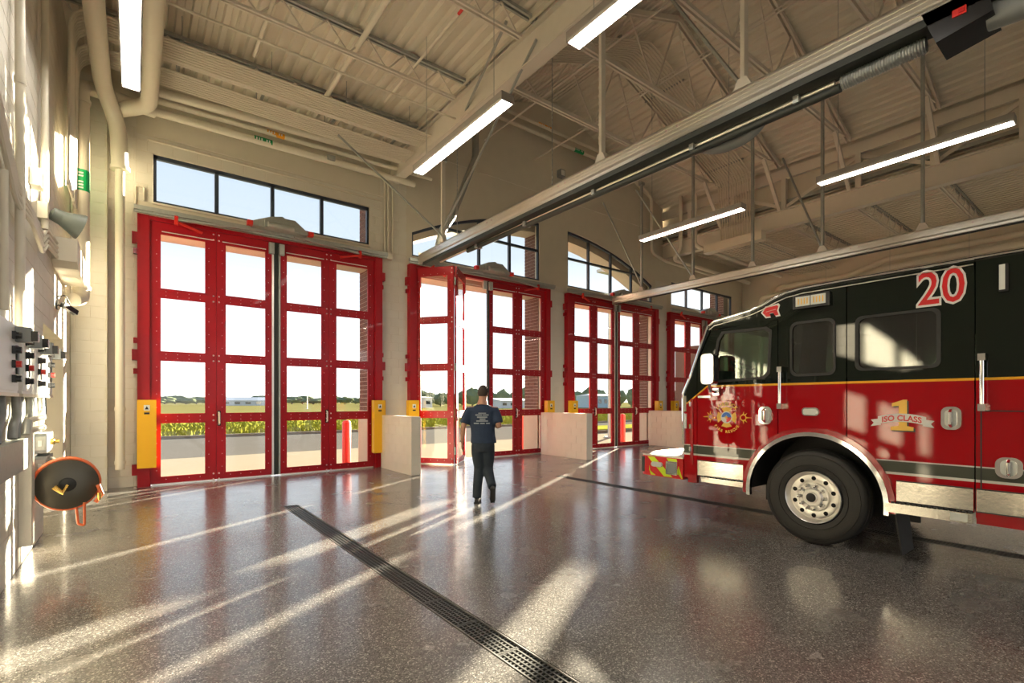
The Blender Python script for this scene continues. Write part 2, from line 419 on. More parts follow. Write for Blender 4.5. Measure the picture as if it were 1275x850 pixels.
# left wall with a doorway at y 8.18..10.25
mb = MB(); mb.box(XL-0.25, XL-0.006, YB, 8.18, 0, 7.75); mb.box(XL-0.25, XL-0.006, 10.25, 11.6, 0, 7.75); mb.box(XL-0.25, XL-0.006, 8.18, 10.25, 2.53, 7.75)
wall_left = struct('wall_left', mb, M['wall'], 'cream painted block wall with conduits and switch panels')
blocks([(2.6, 8.18, 0, 7.7), (8.18, 10.25, 2.53, 7.7), (10.25, 11.3, 0, 7.7)], 'x', XL-0.006, 1, wall_left, 295, lambda c: -c[0] if c[0] < 8.1 else c[0])
mb = MB(); mb.box(-2.6, XL-0.24, 7.6, 7.8, 0, 2.8); mb.box(-2.6, XL-0.24, 10.7, 10.9, 0, 2.8); mb.box(-2.8, -2.6, 7.6, 10.9, 0, 2.8); mb.box(-2.8, XL-0.24, 7.6, 10.9, 2.6, 2.8); mb.box(-2.8, XL-0.25, 7.6, 10.9, -0.1, 0.0)
struct('wall_passage', mb, M['block'], 'plain block lined passage behind the left doorway')
# pilaster in the left corner
mb = MB(); mb.box(XL+0.002, -0.38, 11.31, 11.583, 0, 7.3)
pil = struct('trim_1', mb, M['wall'], 'block pilaster in the left corner')
blocks([(XL, -0.38, 0, 7.3)], 'y', 11.31, -1, pil, 200, lambda c: c[2])
mb = MB(); mb.box(XR, XR+0.25, YB, 11.8, 0, 7.75)
struct('wall_right', mb, M['wall'], 'tan wall beyond the fire engine')
# rear wall with four open bays
mb = MB()
xs = [XL-0.25]+[v for c in CX for v in (c-2.15, c+2.15)]+[XR+0.25]
for i in range(0, len(xs), 2): mb.box(xs[i], xs[i+1], YB-0.25, YB, 0, 5.0)
mb.box(XL-0.25, BL, YB-0.25, YB, 5.0, 7.75); mb.box(BR, XR+0.25, YB-0.25, YB, 5.0, 7.75)
n = 10
for i in range(n):
    a = BL+(BR-BL)*i/n; b_ = BL+(BR-BL)*(i+1)/n; strip(mb, a, b_, 5.0, 5.0, zroof(a), zroof(b_), YB-0.25, YB)
struct('wall_back', mb, M['wall'], 'rear wall with open bay doorways')

# ceilings: corrugated deck sheets
def deck(b, xa, xb, zf, pitch, dep, ya=YB-0.3, yb=11.80, th=0.02):
    n = int(round((xb-xa)/pitch)); xs_ = []; dz = []
    for i in range(n):
        x = xa+i*(xb-xa)/n; p = (xb-xa)/n
        xs_ += [x, x+p*0.40, x+p*0.50, x+p*0.90]; dz += [0, 0, dep, dep]
    xs_.append(xb); dz.append(0); m = len(xs_)
    vs = [(x, ya, zf(x)+d) for x, d in zip(xs_, dz)]+[(x, yb, zf(x)+d) for x, d in zip(xs_, dz)]
    fs = [(i, i+1, i+1+m, i+m) for i in range(m-1)]
    top_ = [(x, y, zf(x)+dep+th) for y in (ya, yb) for x in (xa, (xa+xb)/2, xb)]
    b.add(vs, fs); b.add(top_, [(0,1,4,3),(1,2,5,4)])
mb = MB(); deck(mb, XL-0.2, BL, lambda x: 7.66, 0.2, 0.075)
struct('ceiling_left', mb, M['ceil'], 'low ribbed metal deck over the left bay')
mb = MB(); deck(mb, BR, XR+0.2, lambda x: 7.62, 0.2, 0.075)
struct('ceiling_right', mb, M['ceil'], 'low ribbed metal deck over the right bay')
mb = MB(); deck(mb, BL, 10.65, zroof, 0.2, 0.05); deck(mb, 10.65, BR, zroof, 0.2, 0.05)
struct('ceiling_gable', mb, M['ceil'], 'pitched ribbed metal deck over the middle bays')

# beams and clerestory sides
for nm, X, sg in (('left', BL, 1), ('right', BR, -1)):
    r = thing('roof_girder', f'long cream girder with braced side above, {"left" if sg > 0 else "right"} edge of the pitched roof', 'girder', (X, 2, 7.05), 'roof girders')
    mb = MB(); mb.box(X-0.02, X+0.02, YB, YW, 7.06, 7.56); mb.box(X-0.12, X+0.12, YB, YW, 7.04, 7.06); mb.box(X-0.12, X+0.12, YB, YW, 7.56, 7.585)
    if sg > 0: mb.box(X-0.09, X-0.02, YB, YW, 7.10, 7.5)
    part('beam', mb, M['steel_paint'], r)
    mb = MB(); mb.box(X-sg*0.20, X-sg*0.16, YB, 12.2, 7.585, 9.15)
    part('side_cladding', mb, M['wall'], r)
    mb = MB(); mb.box(X-0.06, X+0.06, YB, YW, 8.55, 8.86)
    part('top_chord', mb, M['steel_paint'], r)
    ys = [10.4, 8.75, 7.1, 5.1, 3.45, 1.85, 0.2, -1.5, -3.2]
    for i, y in enumerate(ys):
        part('post', MB().box(X-0.07, X+0.07, y-0.07, y+0.07, 7.585, 8.55), M['steel_paint'], r)
        if i < len(ys)-1:
            y2 = ys[i+1]; a, b2 = ((X, y, 8.5), (X, y2, 7.65)) if i % 2 else ((X, y, 7.65), (X, y2, 8.5))
            part('diagonal_brace', MB().bar(a, b2, 0.06, 0.10), M['steel_paint'], r)
# gable trusses
for k, y in enumerate([9.15, 7.2, 5.3, 3.35, 1.4, -0.6, -2.6, -4.6, -6.6]):
    where = ['nearest the front wall', 'second from the front wall', 'third from the front wall', 'fourth from the front wall', 'fifth from the front wall above the exhaust rails'] + [o+' behind the photographer' for o in ORD[:4]]
    r = thing('roof_truss', 'cream steel gable truss, ' + where[k], 'truss', (10.65, y, 8.9), 'gable roof trusses')
    for dy in (-0.045, 0.045):
        part('bottom_chord', MB().box(6.1, 15.2, y+dy-0.015, y+dy+0.03, 8.88, 8.97), M['steel_paint'], r)
    for sg in (-1, 1):
        mb = MB()
        for dy in (-0.05, 0.05): mb.bar((10.65+sg*5.4, y+dy, zroof(16.05)-0.09), (10.65, y+dy, 11.1-0.09), 0.04, 0.12)
        part('top_chord', mb, M['steel_paint'], r)
    nb = [6.15, 7.9, 9.75, 11.55, 13.4, 15.15]; ntp = [5.5, 7.0, 8.85, 10.65, 12.45, 14.3, 15.8]
    for i in range(6):
        for q in (ntp[i], ntp[i+1]):
            part('web_bar', MB().bar((nb[i], y, 8.93), (q, y, zroof(q)-0.12), 0.035, 0.035), M['steel_paint'], r)
    part('kick_strut', MB().bar((15.05, y, 8.9), (16.1, y, 7.58), 0.09, 0.09), M['steel_paint'], r)
    part('kick_strut', MB().bar((6.25, y, 8.9), (5.2, y, 7.58), 0.09, 0.09), M['steel_paint'], r)
for i, (x, z) in enumerate([(7.9, 8.99), (9.75, 8.99), (13.4, 8.99), (11.6, 10.5), (8.0, 9.9), (14.3, 9.5)]):
    solo('bridging_bar', MB().bar((x, YB, z), (x, YW, z), 0.03, 0.03), M['steel_paint'], f'thin bridging angle between the gable trusses, {ORD[i]} of six', 'bridging bar', (x, 1, z), group='roof bridging bars')
# joists of the low roofs
def joist(x0, x1, y, lab, grp):
    r = thing('roof_joist', lab, 'joist', ((x0+x1)/2, y, 7.2), grp)
    mb = MB()
    for dy in (-0.04, 0.04): mb.box(x0, x1, y+dy-0.02, y+dy+0.02, 7.60, 7.655)
    part('top_chord', mb, M['galv'], r)
    mb = MB()
    for dy in (-0.035, 0.035): mb.box(x0+0.3, x1-0.3, y+dy-0.015, y+dy+0.015, 7.20, 7.24)
    part('bottom_chord', mb, M['steel_paint'], r)
    n = 9; st = (x1-x0)/n
    mb = MB()
    for i in range(n):
        xm = x0+(i+0.5)*st
        mb.bar((x0+i*st, y, 7.6), (xm, y, 7.22), 0.022, 0.022); mb.bar((xm, y, 7.22), (x0+(i+1)*st, y, 7.6), 0.022, 0.022)
    part('web_bars', mb, M['steel_paint'], r)
for k, y in enumerate([9.9, 7.95, 6.0, 4.1, 2.2, 0.3, -1.6, -3.5]):
    joist(XL, BL-0.1, y, ['left bay roof joist hidden above the conduit bank', 'left bay roof joist just in front of the conduit bank'][k] if k < 2 else f'cream open web joist under the left bay deck, {ORD[k]} from the front wall', 'left bay roof joists')
for k, y in enumerate([9.1, 7.2, 5.3, 3.45, 1.5, -0.5]):
    joist(BR+0.1, XR, y, f'open web joist under the low right bay deck, {["first", "second", "third", "fourth", "fifth", "sixth"][k]} from the front wall', 'right bay roof joists')
# ================================================================== clerestory windows
def window(n, x0, x1, z0, z1, xs, arch, lab):
    r = thing('window_%d' % n, lab, None, ((x0+x1)/2, 11.66, z0), kind='structure')
    ya, yb = 11.62, 11.70; fw = 0.05
    mb = MB(); mb.box(x0, x1, ya, yb, z0, z0+0.06)
    zt = (lambda x: zarc(x)) if arch else (lambda x: z1)
    mb.box(x0, x0+fw, ya, yb, z0, zt(x0+fw)); mb.box(x1-fw, x1, ya, yb, z0, zt(x1-fw))
    N = 14 if arch else 1
    for i in range(N):
        a = x0+(x1-x0)*i/N; b = x0+(x1-x0)*(i+1)/N; strip(mb, a, b, zt(a)-0.07, zt(b)-0.07, zt(a), zt(b), ya, yb)
    for x in xs: mb.box(x-0.035, x+0.035, ya, yb, z0, zt(x)-0.02)
    if arch: mb.box(x0, x1, ya+0.002, yb-0.002, 6.21, 6.275)
    part('window_frame', mb, M['winframe'], r)
    ed = [x0]+list(xs)+[x1]
    for a, b in zip(ed[:-1], ed[1:]):
        if not arch:
            part('pane', MB().box(a+0.03, b-0.03, 11.655, 11.663, z0+0.04, z1-0.04), M['glass'], r)
        else:
            part('pane', MB().box(a+0.03, b-0.03, 11.655, 11.663, z0+0.04, min(6.24, zarc(a)-.03, zarc(b)-.03)), M['glass'], r)
            mb = MB(); m = 4
            for i in range(m):
                p = a+0.03+(b-a-0.06)*i/m; q = a+0.03+(b-a-0.06)*(i+1)/m
                if min(zarc(p), zarc(q)) > 6.33: strip(mb, p, q, 6.25, 6.25, zarc(p)-0.04, zarc(q)-0.04, 11.655, 11.663)
            if mb.v: part('pane', mb, M['glass'], r)
    mb = MB(); mb.box(x0-0.02, x1+0.02, 11.56, 11.62, z0-0.03, z0+0.01)
    part('sill', mb, M['steel_paint'], r)
window(1, 0.29, 4.52, 5.36, 6.29, (1.335, 2.38, 3.415), False, 'dark framed strip window of four panes above the leftmost red door')
window(2, 5.645, 9.944, 5.30, None, (6.63, 7.741, 8.822), True, 'arched dark framed window rising to the right, above the open red door')
window(3, 11.14, 15.55, 5.30, None, (12.16, 13.27, 14.38), True, 'arched dark framed window falling to the right, above the third red door')
window(4, 16.75, 21.3, 5.36, 6.29, (17.85, 19.0, 20.15), False, 'sunlit strip window of four panes above the fourth red door')

# ================================================================== four-leaf folding doors
ZR = [(0.15, 1.18), (1.345, 2.365), (2.53, 3.555), (3.72, 4.76)]
def leaf(parent, org, ang, w, g0, g1, flip, lab=None, handle=None):
    """leaf in local (u along width, v thickness, z); placed at org with angle"""
    ca, sa = math.cos(ang), math.sin(ang)
    tr = lambda p: (org[0]+p[0]*ca-p[1]*sa, org[1]+p[0]*sa+p[1]*ca, p[2])
    a, b = -0.028, 0.028
    fr = MB(); fr.box(0, g0, a, b, 0.03, 4.98); fr.box(g1, w, a, b, 0.03, 4.98)
    zs = [0.03]+[z for pr in ZR for z in pr]+[4.98]
    for i in range(0, len(zs), 2): fr.box(g0, g1, a, b, zs[i], zs[i+1])
    # glazing beads
    for z0, z1 in ZR:
        for q0, q1, r0, r1 in ((g0-0.03, g0+0.01, z0-0.03, z1+0.03), (g1-0.01, g1+0.03, z0-0.03, z1+0.03), (g0, g1, z0-0.03, z0+0.01), (g0, g1, z1-0.01, z1+0.03)):
            fr.box(q0, q1, a-0.008, a+0.001, r0, r1)
    o = part('door_leaf', fr.mapv(tr), M['red'], parent, label=lab)
    for z0, z1 in ZR:
        part('pane', MB().box(g0, g1, -0.006, 0.006, z0, z1).mapv(tr), M['glass'], o)
    rv = MB()
    for zc in (0.09, 1.262, 2.447, 3.637, 4.87):
        for u in ((g1+0.07, g1+0.13) if False else ((0.045,) if flip else (w-0.045,))):
            for dz in (-0.055, 0.055): rv.lathe([(0, 0.018), (0.008, 0.016), (0.012, 0.001)], (u, a, zc+dz), (0, -1, 0), 6)
    for z0, z1 in ZR:
        for u in (g0-0.055, g1+0.055):
            for q in range(4):
                z = z0+(q+0.5)*(z1-z0)/4; rv.lathe([(0, 0.008), (0.005, 0.006)], (u, a, z), (0, -1, 0), 5)
        for q in range(4):
            for z in (z0-0.045, z1+0.045): rv.lathe([(0, 0.008), (0.005, 0.006)], (g0+(q+0.5)*(g1-g0)/4, a, z), (0, -1, 0), 5)
    part('rivets', rv.mapv(tr), M['rivet'], o, kind='stuff')
    bt = MB(); bt.box(0.01, w-0.01, -0.02, 0.02, 0.004, 0.03)
    part('bottom_sweep', bt.mapv(tr), M['alu'], o)
    if handle is not None:
        hb = MB(); hb.box(handle-0.03, handle+0.03, a-0.006, a, 1.10, 1.40)
        part('handle_plate', hb.mapv(tr), M['blackgloss'], o)
        hb = MB(); hb.tube([(handle, a-0.005, 1.13), (handle, a-0.05, 1.15), (handle, a-0.05, 1.35), (handle, a-0.005, 1.37)], 0.014, 8)
        part('handle', hb.mapv(tr), M['white'], o, smooth=True)
    return o
lab_d = ['leftmost red four-leaf folding bay door with sixteen panes, closed', 'second red folding bay door from the left, its left half folded open beside the walking man',
         'third red folding bay door from the left, closed, red bollard outside', 'fourth red folding bay door, mostly behind the front of the fire engine']
for k, c in enumerate(CX):
    d = thing('door_%d' % (k+1), lab_d[k], None, (c, 11.5, 0), kind='structure')
    for s in (-1, 1):
        j = MB(); x0, x1 = sorted((c+s*2.19, c+s*2.37)); j.box(x0, x1, 11.42, 11.585, 0, 5.06)
        j.box(min(c+s*2.17, c+s*2.2), max(c+s*2.17, c+s*2.2), 11.45, 11.6, 0, 5.03)
        part('jamb', j, M['red'], d)
        for z in (0.32, 2.45, 4.62):
            x0, x1 = sorted((c+s*2.37, c+s*2.45)); part('hinge_block', MB().box(x0, x1, 11.44, 11.56, z-0.1, z+0.1), M['red'], d)
        for z in (2.15, 2.72, 4.38):
            x0, x1 = sorted((c+s*2.37, c+s*2.43)); tb = MB().box(x0, x1, 11.50, 11.575, z-0.05, z+0.05); tb.lathe([(0, .015), (.01, .012)], ((x0+x1)/2, 11.5, z), (0, -1, 0), 6)
            part('anchor_tab', tb, M['red'], d)
        x0, x1 = sorted((c+s*2.09, c+s*2.375))
        if k == 1 and s < 0: x0 -= 0.11; x1 -= 0.12
        gb = MB().box(x0, x1, 11.24, 11.40, 0.365, 1.615)
        g = part('arm_guard', gb, M['yellow'], d, label='yellow sheet metal guard box')
        xm = (x0+x1)/2
        part('guard_sticker', MB().box(xm-0.045, xm+0.045, 11.235, 11.24, 1.42, 1.52), M['white'], g)
        sb = MB(); sb.plate([(xm-0.03, 1.44), (xm+0.03, 1.44), (xm, 1.50)], [], lambda u, v, t: (u, t, v), 11.230, 11.235)
        part('warning_triangle', sb, M['blackgloss'], g)
        part('guard_sticker', MB().box(xm-0.04, xm+0.04, 11.235, 11.24, 1.35, 1.385), M['blackgloss'], g)
    part('head_rail', MB().box(c-2.19, c+2.19, 11.44, 11.585, 4.985, 5.06), M['red'], d)
    y = 11.5; hs = 1.32-0.05
    if k == 1:
        # left pair folded inwards
        h = Vector((c-2.165, 11.5)); P = Vector((6.36, 10.70)); q = Vector((7.12, 11.47))
        a1 = math.atan2(P.y-h.y, P.x-h.x); L1 = (P-h).length
        leaf(d, h, a1, L1, 0.13, L1-0.15, False)
        a2 = math.atan2(q.y-P.y, q.x-P.x); P2 = P+Vector((0.05, 0.0)); L2 = (q-P2).length
        leaf(d, P2, a2, L2, 0.13, L2-0.13, True, handle=0.05)
        hg = MB()
        for z in (0.35, 2.45, 4.6): hg.cyl((P.x+0.025, P.y-0.02, z-0.09), (P.x+0.025, P.y-0.02, z+0.09), 0.022, 8)
        part('fold_hinges', hg, M['galv'], d)
    else:
        leaf(d, (c-2.165, y), 0, 1.055, 0.14, 0.875, False, handle=None)
        leaf(d, (c-1.105, y), 0, 1.02, 0.155, 0.90, True, handle=0.045)
    leaf(d, (c+0.085, y), 0, 1.02, 0.12, 0.865, False, handle=0.975)
    leaf(d, (c+1.11, y), 0, 1.055, 0.16, 0.92, True)
    if k != 1:
        part('meeting_seal', MB().box(c-0.085, c+0.085, 11.485, 11.535, 0.02, 5.02), M['darkgreen'], d)
        part('astragal', MB().box(c-0.085, c-0.045, 11.46, 11.485, 0.02, 4.9), M['alu'], d)
        part('astragal', MB().box(c+0.05, c+0.085, 11.46, 11.485, 0.02, 4.9), M['galv'], d)
    else:
        part('meeting_seal', MB().box(c+0.03, c+0.085, 11.46, 11.535, 0.02, 4.98), M['darkgreen'], d)
    for s in (-1, 1):
        if k != 1 or s > 0:
            part('stop_strip', MB().box(*sorted((c+s*2.12, c+s*2.22)), 11.532, 11.56, 0.02, 5.0), M['red'], d)
            part('hinge_strip', MB().box(*sorted((c+s*1.06, c+s*1.15)), 11.532, 11.545, 0.02, 4.98), M['red'], d)
        part('trolley_bracket', MB().box(c+s*0.10-0.05, c+s*0.10+0.05, 11.38, 11.46, 4.72, 4.95), M['galv'], d)
    tr_ = MB(); tr_.box(c-2.42, c+2.46, 11.30, 11.40, 5.10, 5.18); tr_.box(c-2.42, c+2.46, 11.34, 11.38, 5.06, 5.10)
    part('head_track', tr_, M['galv'], d)
    op = MB()
    op.plate([(-0.52, 5.16), (0.56, 5.16), (0.56, 5.22), (0.30, 5.42), (0.10, 5.42), (0.05, 5.45), (-0.18, 5.40), (-0.5, 5.26)], [], lambda u, v, t: (c+u, t, v), 11.12, 11.36)
    op.box(c-0.30, c+0.36, 11.05, 11.12, 5.16, 5.30); op.cyl((c-0.25, 11.0, 5.2), (c+0.25, 11.0, 5.2), 0.06, 10)
    og = part('door_operator', op, M['galv'], d, label='grey gear operator above the meeting stiles')
    for u in (-0.56, 0.62): part('end_cap', MB().box(c+u-0.05, c+u+0.05, 11.08, 11.2, 5.15, 5.24), M['redpl'], og)
    for s in (-1, 1):
        part('drive_arm', MB().bar((c+s*0.3, 11.2, 5.10), (c+s*1.75, 11.32, 5.03), 0.07, 0.03), M['galv'], d)
        ra = MB().bar((c+s*1.75, 11.33, 4.99), (c+s*1.35, 11.44, 4.90), 0.05, 0.04); ra.box(c+s*1.78-0.03, c+s*1.78+0.03, 11.30, 11.36, 4.94, 5.12)
        part('arm_clevis', ra, M['redpl'], d)
        hm = MB(); hm.box(*sorted((c+s*0.2, c+s*1.0)), 11.462, 11.470, 4.80, 4.815); hm.box(*sorted((c+s*1.16, c+s*2.0)), 11.462, 11.470, 4.80, 4.815)
        part('drip_strip', hm, M['white'], d)

# low block guard walls between the doors
for (x0, x1, ya, lab) in ((4.70, 4.92, 9.67, 'low cream block wall between the first and second red doors'), (9.75, 9.97, 9.40, 'low cream block wall between the second and third red doors'), (14.95, 15.17, 9.75, 'low cream block wall beside the front bumper of the fire engine')):
    x1 += 0.28 if x0 > 14 else 0
    mb = MB().box(x0+.01, x1-.01, ya+.01, 11.30, 0, 1.26); o = struct('partition_wall', mb, M['wall'], lab)
    for k in range(6):
        za, zb = k*0.21, (k+1)*0.21; sh = 0.2 if k % 2 else 0
        ys = [ya]+[y for y in [ya+0.4*i+sh for i in range(0, 6)] if ya+0.05 < y < 11.25]+[11.3]
        for a, b in zip(ys[:-1], ys[1:]):
            m2 = MB(); g = 0.003
            m2.box(x0, x1, a+g, b-g, za+g, zb-g)
            part('block', m2, M['block'], o)

# ================================================================== outside
mb = MB(); mb.box(-60, 90, 11.9, 17.2, -0.25, -0.06)
solo('apron', mb, M['concrete'], 'pale concrete apron outside the red doors', 'pavement', kind='structure')
joints = MB()
mb = MB(); mb.box(-120, 200, 17.2, 26.6, -0.25, -0.07)
solo('road', mb, M['asphalt'], 'grey road crossing outside between apron and grass', 'road', kind='structure')
mb = MB(); mb.box(-120, 200, 26.6, 26.85, -0.25, 0.05)
solo('kerb', mb, M['concrete'], 'concrete kerb along the far side of the road', 'kerb', kind='structure')
mb = MB(); mb.box(-120, 260, 26.85, 46, -0.3, -0.02)
solo('verge', mb, M['grass'], 'brown earth verge beyond the road', 'verge', kind='structure')
mb = MB(); mb.box(-400, 900, 46, 900, -0.4, -0.05)
solo('field', mb, M['field'], 'flat dry yellow green field reaching the horizon', 'field', kind='structure')
mb = MB(); mb.box(-300, 300, -300, YB-0.25, -0.25, -0.06); mb.box(-300, XL-0.25, YB-.25, 11.9, -0.25, -0.06); mb.box(XR+0.25, 300, YB-.25, 11.9, -0.25, -0.06)
solo('rear_yard', mb, M['concrete'], 'pale concrete yard around the building', 'pavement', kind='structure')
# grass verge as tufts
random.seed(3)
g = MB()
for i in range(15000):
    x = random.uniform(-4, 80); y = 27.0+random.random()**1.4*16; h = random.uniform(0.08, 0.24)*(1.2 if y < 31 else 0.8); a = random.uniform(0, PI)
    dx, dy = math.cos(a)*0.07, math.sin(a)*0.07; lx, ly = random.uniform(-.12, .12), random.uniform(-.12, .12)
    g.add([(x-dx, y-dy, -0.03), (x+dx, y+dy, -0.03), (x+lx+dx*.5, y+ly, h), (x+lx-dx*0.3, y+ly, h*0.9)], [(0,1,2,3)])
solo('grass_verge', g, M['grass'], 'clumps of yellow green grass along the far kerb', 'grass', kind='stuff')
# grassed island seen through the third door
mb = MB(); mb.plate([(19.3, 17.9), (40, 17.9), (40, 21.3), (19.3, 21.3)], [], lambda u, v, t: (u, v, t), -0.07, 0.06)
solo('grass_island', mb, M['concrete'], 'kerbed planted island in the road outside the third door', 'island', kind='structure')
mb = MB(); mb.box(19.5, 39.8, 18.1, 21.1, 0.05, 0.10)
solo('island_grass', mb, M['grass'], 'mown yellow grass on the kerbed island', 'grass', kind='stuff')
# brick piers with stone bases
def pier(x0, x1, lab):
    r = thing('brick_pier', lab, 'pier', ((x0+x1)/2, 12.1, 0), 'brick piers between the doors')
    part('mortar_core', MB().box(x0+.01, x1-.01, 11.83, 12.49, 1.36, 7.6), M['mortar'], r)
    part('stone_base', MB().box(x0-0.02, x1+0.02, 11.83, 12.53, -0.1, 1.36), M['tan'], r)
    b = MB(); bh = 0.105; bl = 0.30; cache = {}
    for k in range(int(5.9/bh)):
        z0 = 1.36+k*bh+0.006; z1 = z0+bh-0.013; sh = bl/2 if k % 2 else 0
        # both cheeks and the outer face
        for xf, s in ((x0, -1), (x1, 1)):
            y = 11.83-sh
            while y < 12.5:
                a, c_ = max(y, 11.83)+.006, min(y+bl, 12.5)-.006; y += bl
                if c_-a < 0.03: continue
                if s < 0 and x0 > 0 and z0 < 5.2:
                    key = round(c_-a, 3)
                    if key not in cache: cache[key] = MB().box(0, 0.02, 0, c_-a, 0, z1-z0).mesh('brick', M['brick'])
                    q = link('brick', cache[key], r); q.location = Vector((xf, a, z0))-OFF[r.name]
                else: b.box(min(xf, xf-s*0.02), max(xf, xf-s*0.02), a, c_, z0, z1)
        x = x0-sh
        while x < x1:
            a, c_ = max(x, x0)+.006, min(x+bl, x1)-.006; x += bl
            if c_-a > 0.03: b.box(a, c_, 12.48, 12.5, z0, z1)
    part('brick_courses', b, M['brick'], r, kind='stuff')
pier(-1.2, 0.16, 'brick pier outside to the left of the first door')
for k in range(3): pier(CX[k]+2.2, CX[k+1]-2.2, ['red brick pier with stone base between first and second doors', 'red brick pier with stone base seen through the open second door', 'red brick pier with stone base seen through the third door'][k])
pier(CX[3]+2.2, 22.4, 'brick pier outside to the right of the fourth door')
for k, c in enumerate(CX):
    o = solo('stone_lintel', MB().box(c-2.2, c+2.2, 11.85, 12.42, 4.87, 5.28), M['tan'], 'tan outer lintel above the %s door, glimpsed through its top panes' % ['first', 'second', 'third', 'fourth'][k], 'lintel', (c, 12.1, 4.72))
mb = MB(); N = 24
for i in range(N):
    a = 5.4+(16-5.4)*i/N; b = 5.4+(16-5.4)*(i+1)/N
    strip(mb, a, b, zarc(a)-0.22, zarc(b)-0.22, zroof(a)+0.3, zroof(b)+0.3, 11.85, 12.45)
solo('outer_arch', mb, M['tan'], 'tan outer arch spanning both arched windows', 'arch', kind='structure')
mb = MB(); mb.box(-1.2, 5.4, 11.85, 12.45, 6.9, 8.0); mb.box(16.0, 22.4, 11.85, 12.45, 6.9, 8.0)
solo('parapet', mb, M['brick'], 'outer brick parapet over the end bays', 'parapet', kind='structure')
# roof above the decks, so that no daylight comes in at the eaves
mb = MB(); mb.box(XL-0.3, BL, YB-0.3, 12, 7.80, 7.9); mb.box(BR, XR+0.3, YB-0.3, 12, 7.80, 7.9)
mb.box(BL-0.28, BL-0.22, YB-.3, 12, 7.85, 9.4); mb.box(BR+0.22, BR+0.28, YB-.3, 12, 7.85, 9.4)
for s in (-1, 1):
    a, b = 10.65, 10.65+s*5.9
    mb.add([(a,YB-.3,11.25),(b,YB-.3,11.25-.38*5.9),(b,12,11.25-.38*5.9),(a,12,11.25),(a,YB-.3,11.35),(b,YB-.3,11.35-.38*5.9),(b,12,11.35-.38*5.9),(a,12,11.35)], [(0,3,2,1),(4,5,6,7),(0,1,5,4),(1,2,6,5),(2,3,7,6),(3,0,4,7)])
struct('roof', mb, M['galv'], 'roof covering above the metal decks')

mb = MB(); mb.box(24.0, 31, 11.95, 16.35, -0.1, 4.52); mb.box(23.95, 31, 11.95, 16.4, 4.52, 4.60)  # unseen wing added to cut off low sun, inferred from the floor patches
solo('unseen_wing', mb, M['brick'], 'unseen low flat roofed station wing, inferred and added beyond the fourth door to block sun', 'building', kind='structure')
def bollard(x, y, lab):
    r = thing('bollard', lab, 'bollard', (x, y, -0.06), 'red bollards outside')
    part('post', MB().lathe([(0, 0.11), (1.08, 0.11), (1.14, 0.08), (1.16, 0.0)], (x, y, -0.06), (0, 0, 1), 20), M['glossred'], r, smooth=True)
    part('base_ring', MB().lathe([(0, 0.14), (0.02, 0.14), (0.02, 0.11)], (x, y, -0.06), (0, 0, 1), 20), M['concrete'], r, smooth=True)
bollard(4.45, 13.0, 'bright red bollard outside behind the right panes of the first door')
bollard(15.65, 13.1, 'red bollard seen through the lower panes of the third door')
bollard(10.6, 13.3, 'red bollard standing outside the pier by the open second door')
def lamp_post(x, y, h, r0, lab, cat='pole', arm=True):
    r = thing('lamp_post', lab, cat, (x, y, -0.06))
    part('shaft', MB().lathe([(0, r0), (h, r0*0.7)], (x, y, -0.06), (0, 0, 1), 10), M['galv'], r, smooth=True)
    part('base_plate', MB().box(x-r0*2.2, x+r0*2.2, y-r0*2.2, y+r0*2.2, -0.06, 0.0), M['galv'], r)
    if arm: part('lamp_head', MB().box(x-0.7, x+0.1, y-0.15, y+0.15, h-0.1, h+0.02), M['galv'], r)
lamp_post(17.25, 15.2, 7.5, 0.085, 'dark lamp post close outside the third door')
lamp_post(31.4, 118, 6.4, 0.10, 'thin distant mast on the field seen through the first door', arm=False)
lamp_post(84, 62, 8.5, 0.10, 'thin distant mast seen through the left panes of the third door', arm=False)

# far tree line: separate trees, each with crown and trunk
def crown(b, x, y, z, rx, rz, seed):
    rnd = random.Random(seed); n, m = 9, 6; vs = []; fs = []
    for i in range(m+1):
        t = PI*i/m
        for j in range(n):
            p = 2*PI*j/n; k = 1+rnd.uniform(-.22, .22)
            vs.append((x+rx*math.sin(t)*math.cos(p)*k, y+rx*0.6*math.sin(t)*math.sin(p)*k, z+rz*math.cos(t)*k))
    for i in range(m):
        for j in range(n): fs.append((i*n+j, i*n+(j+1) % n, (i+1)*n+(j+1) % n, (i+1)*n+j))
    b.add(vs, fs)
rnd = random.Random(11)
def tree(x, y, h, rx, grp, lab, seed):
    r = thing('distant_tree', lab, 'tree', (x, y, -0.05), grp)
    b = MB(); crown(b, x, y, h*0.58, rx, h*0.44, seed)
    for q in range(3): crown(b, x+rnd.uniform(-.6, .6)*rx, y, h*rnd.uniform(.4, .75), rx*.55, h*.25, seed*7+q)
    part('crown', b, M['tree'], r)
    part('trunk', MB().cyl((x, y, -0.05), (x, y, h*0.4), rx*0.08, 6), M['trunk'], r)
i = 0
for k in range(58):
    px = 192+k*13.2
    t = (px-637.5)/614.5; dx, dy = 0.608+t*0.794, 0.794-t*0.608
    far = 300 if px < 480 else (170 if px < 620 else 150)
    f_ = far*(1.0, 1.12, 1.25)[k % 3]; h = 1.58+f_*rnd.uniform(4.0, 7.5)/614 if px < 480 else 1.58+f_*rnd.uniform(9, 17)/614
    tree(dx*f_, dy*f_, h, f_*rnd.uniform(9, 14)/614, 'trees on the horizon' if px < 480 else 'trees beyond the open field',
         'small dark tree on the far horizon, %s from the left' % ORD[k] if px < 480 else 'bushy tree beyond the field, %s from the left in its line' % ORD[k-22], k+1)
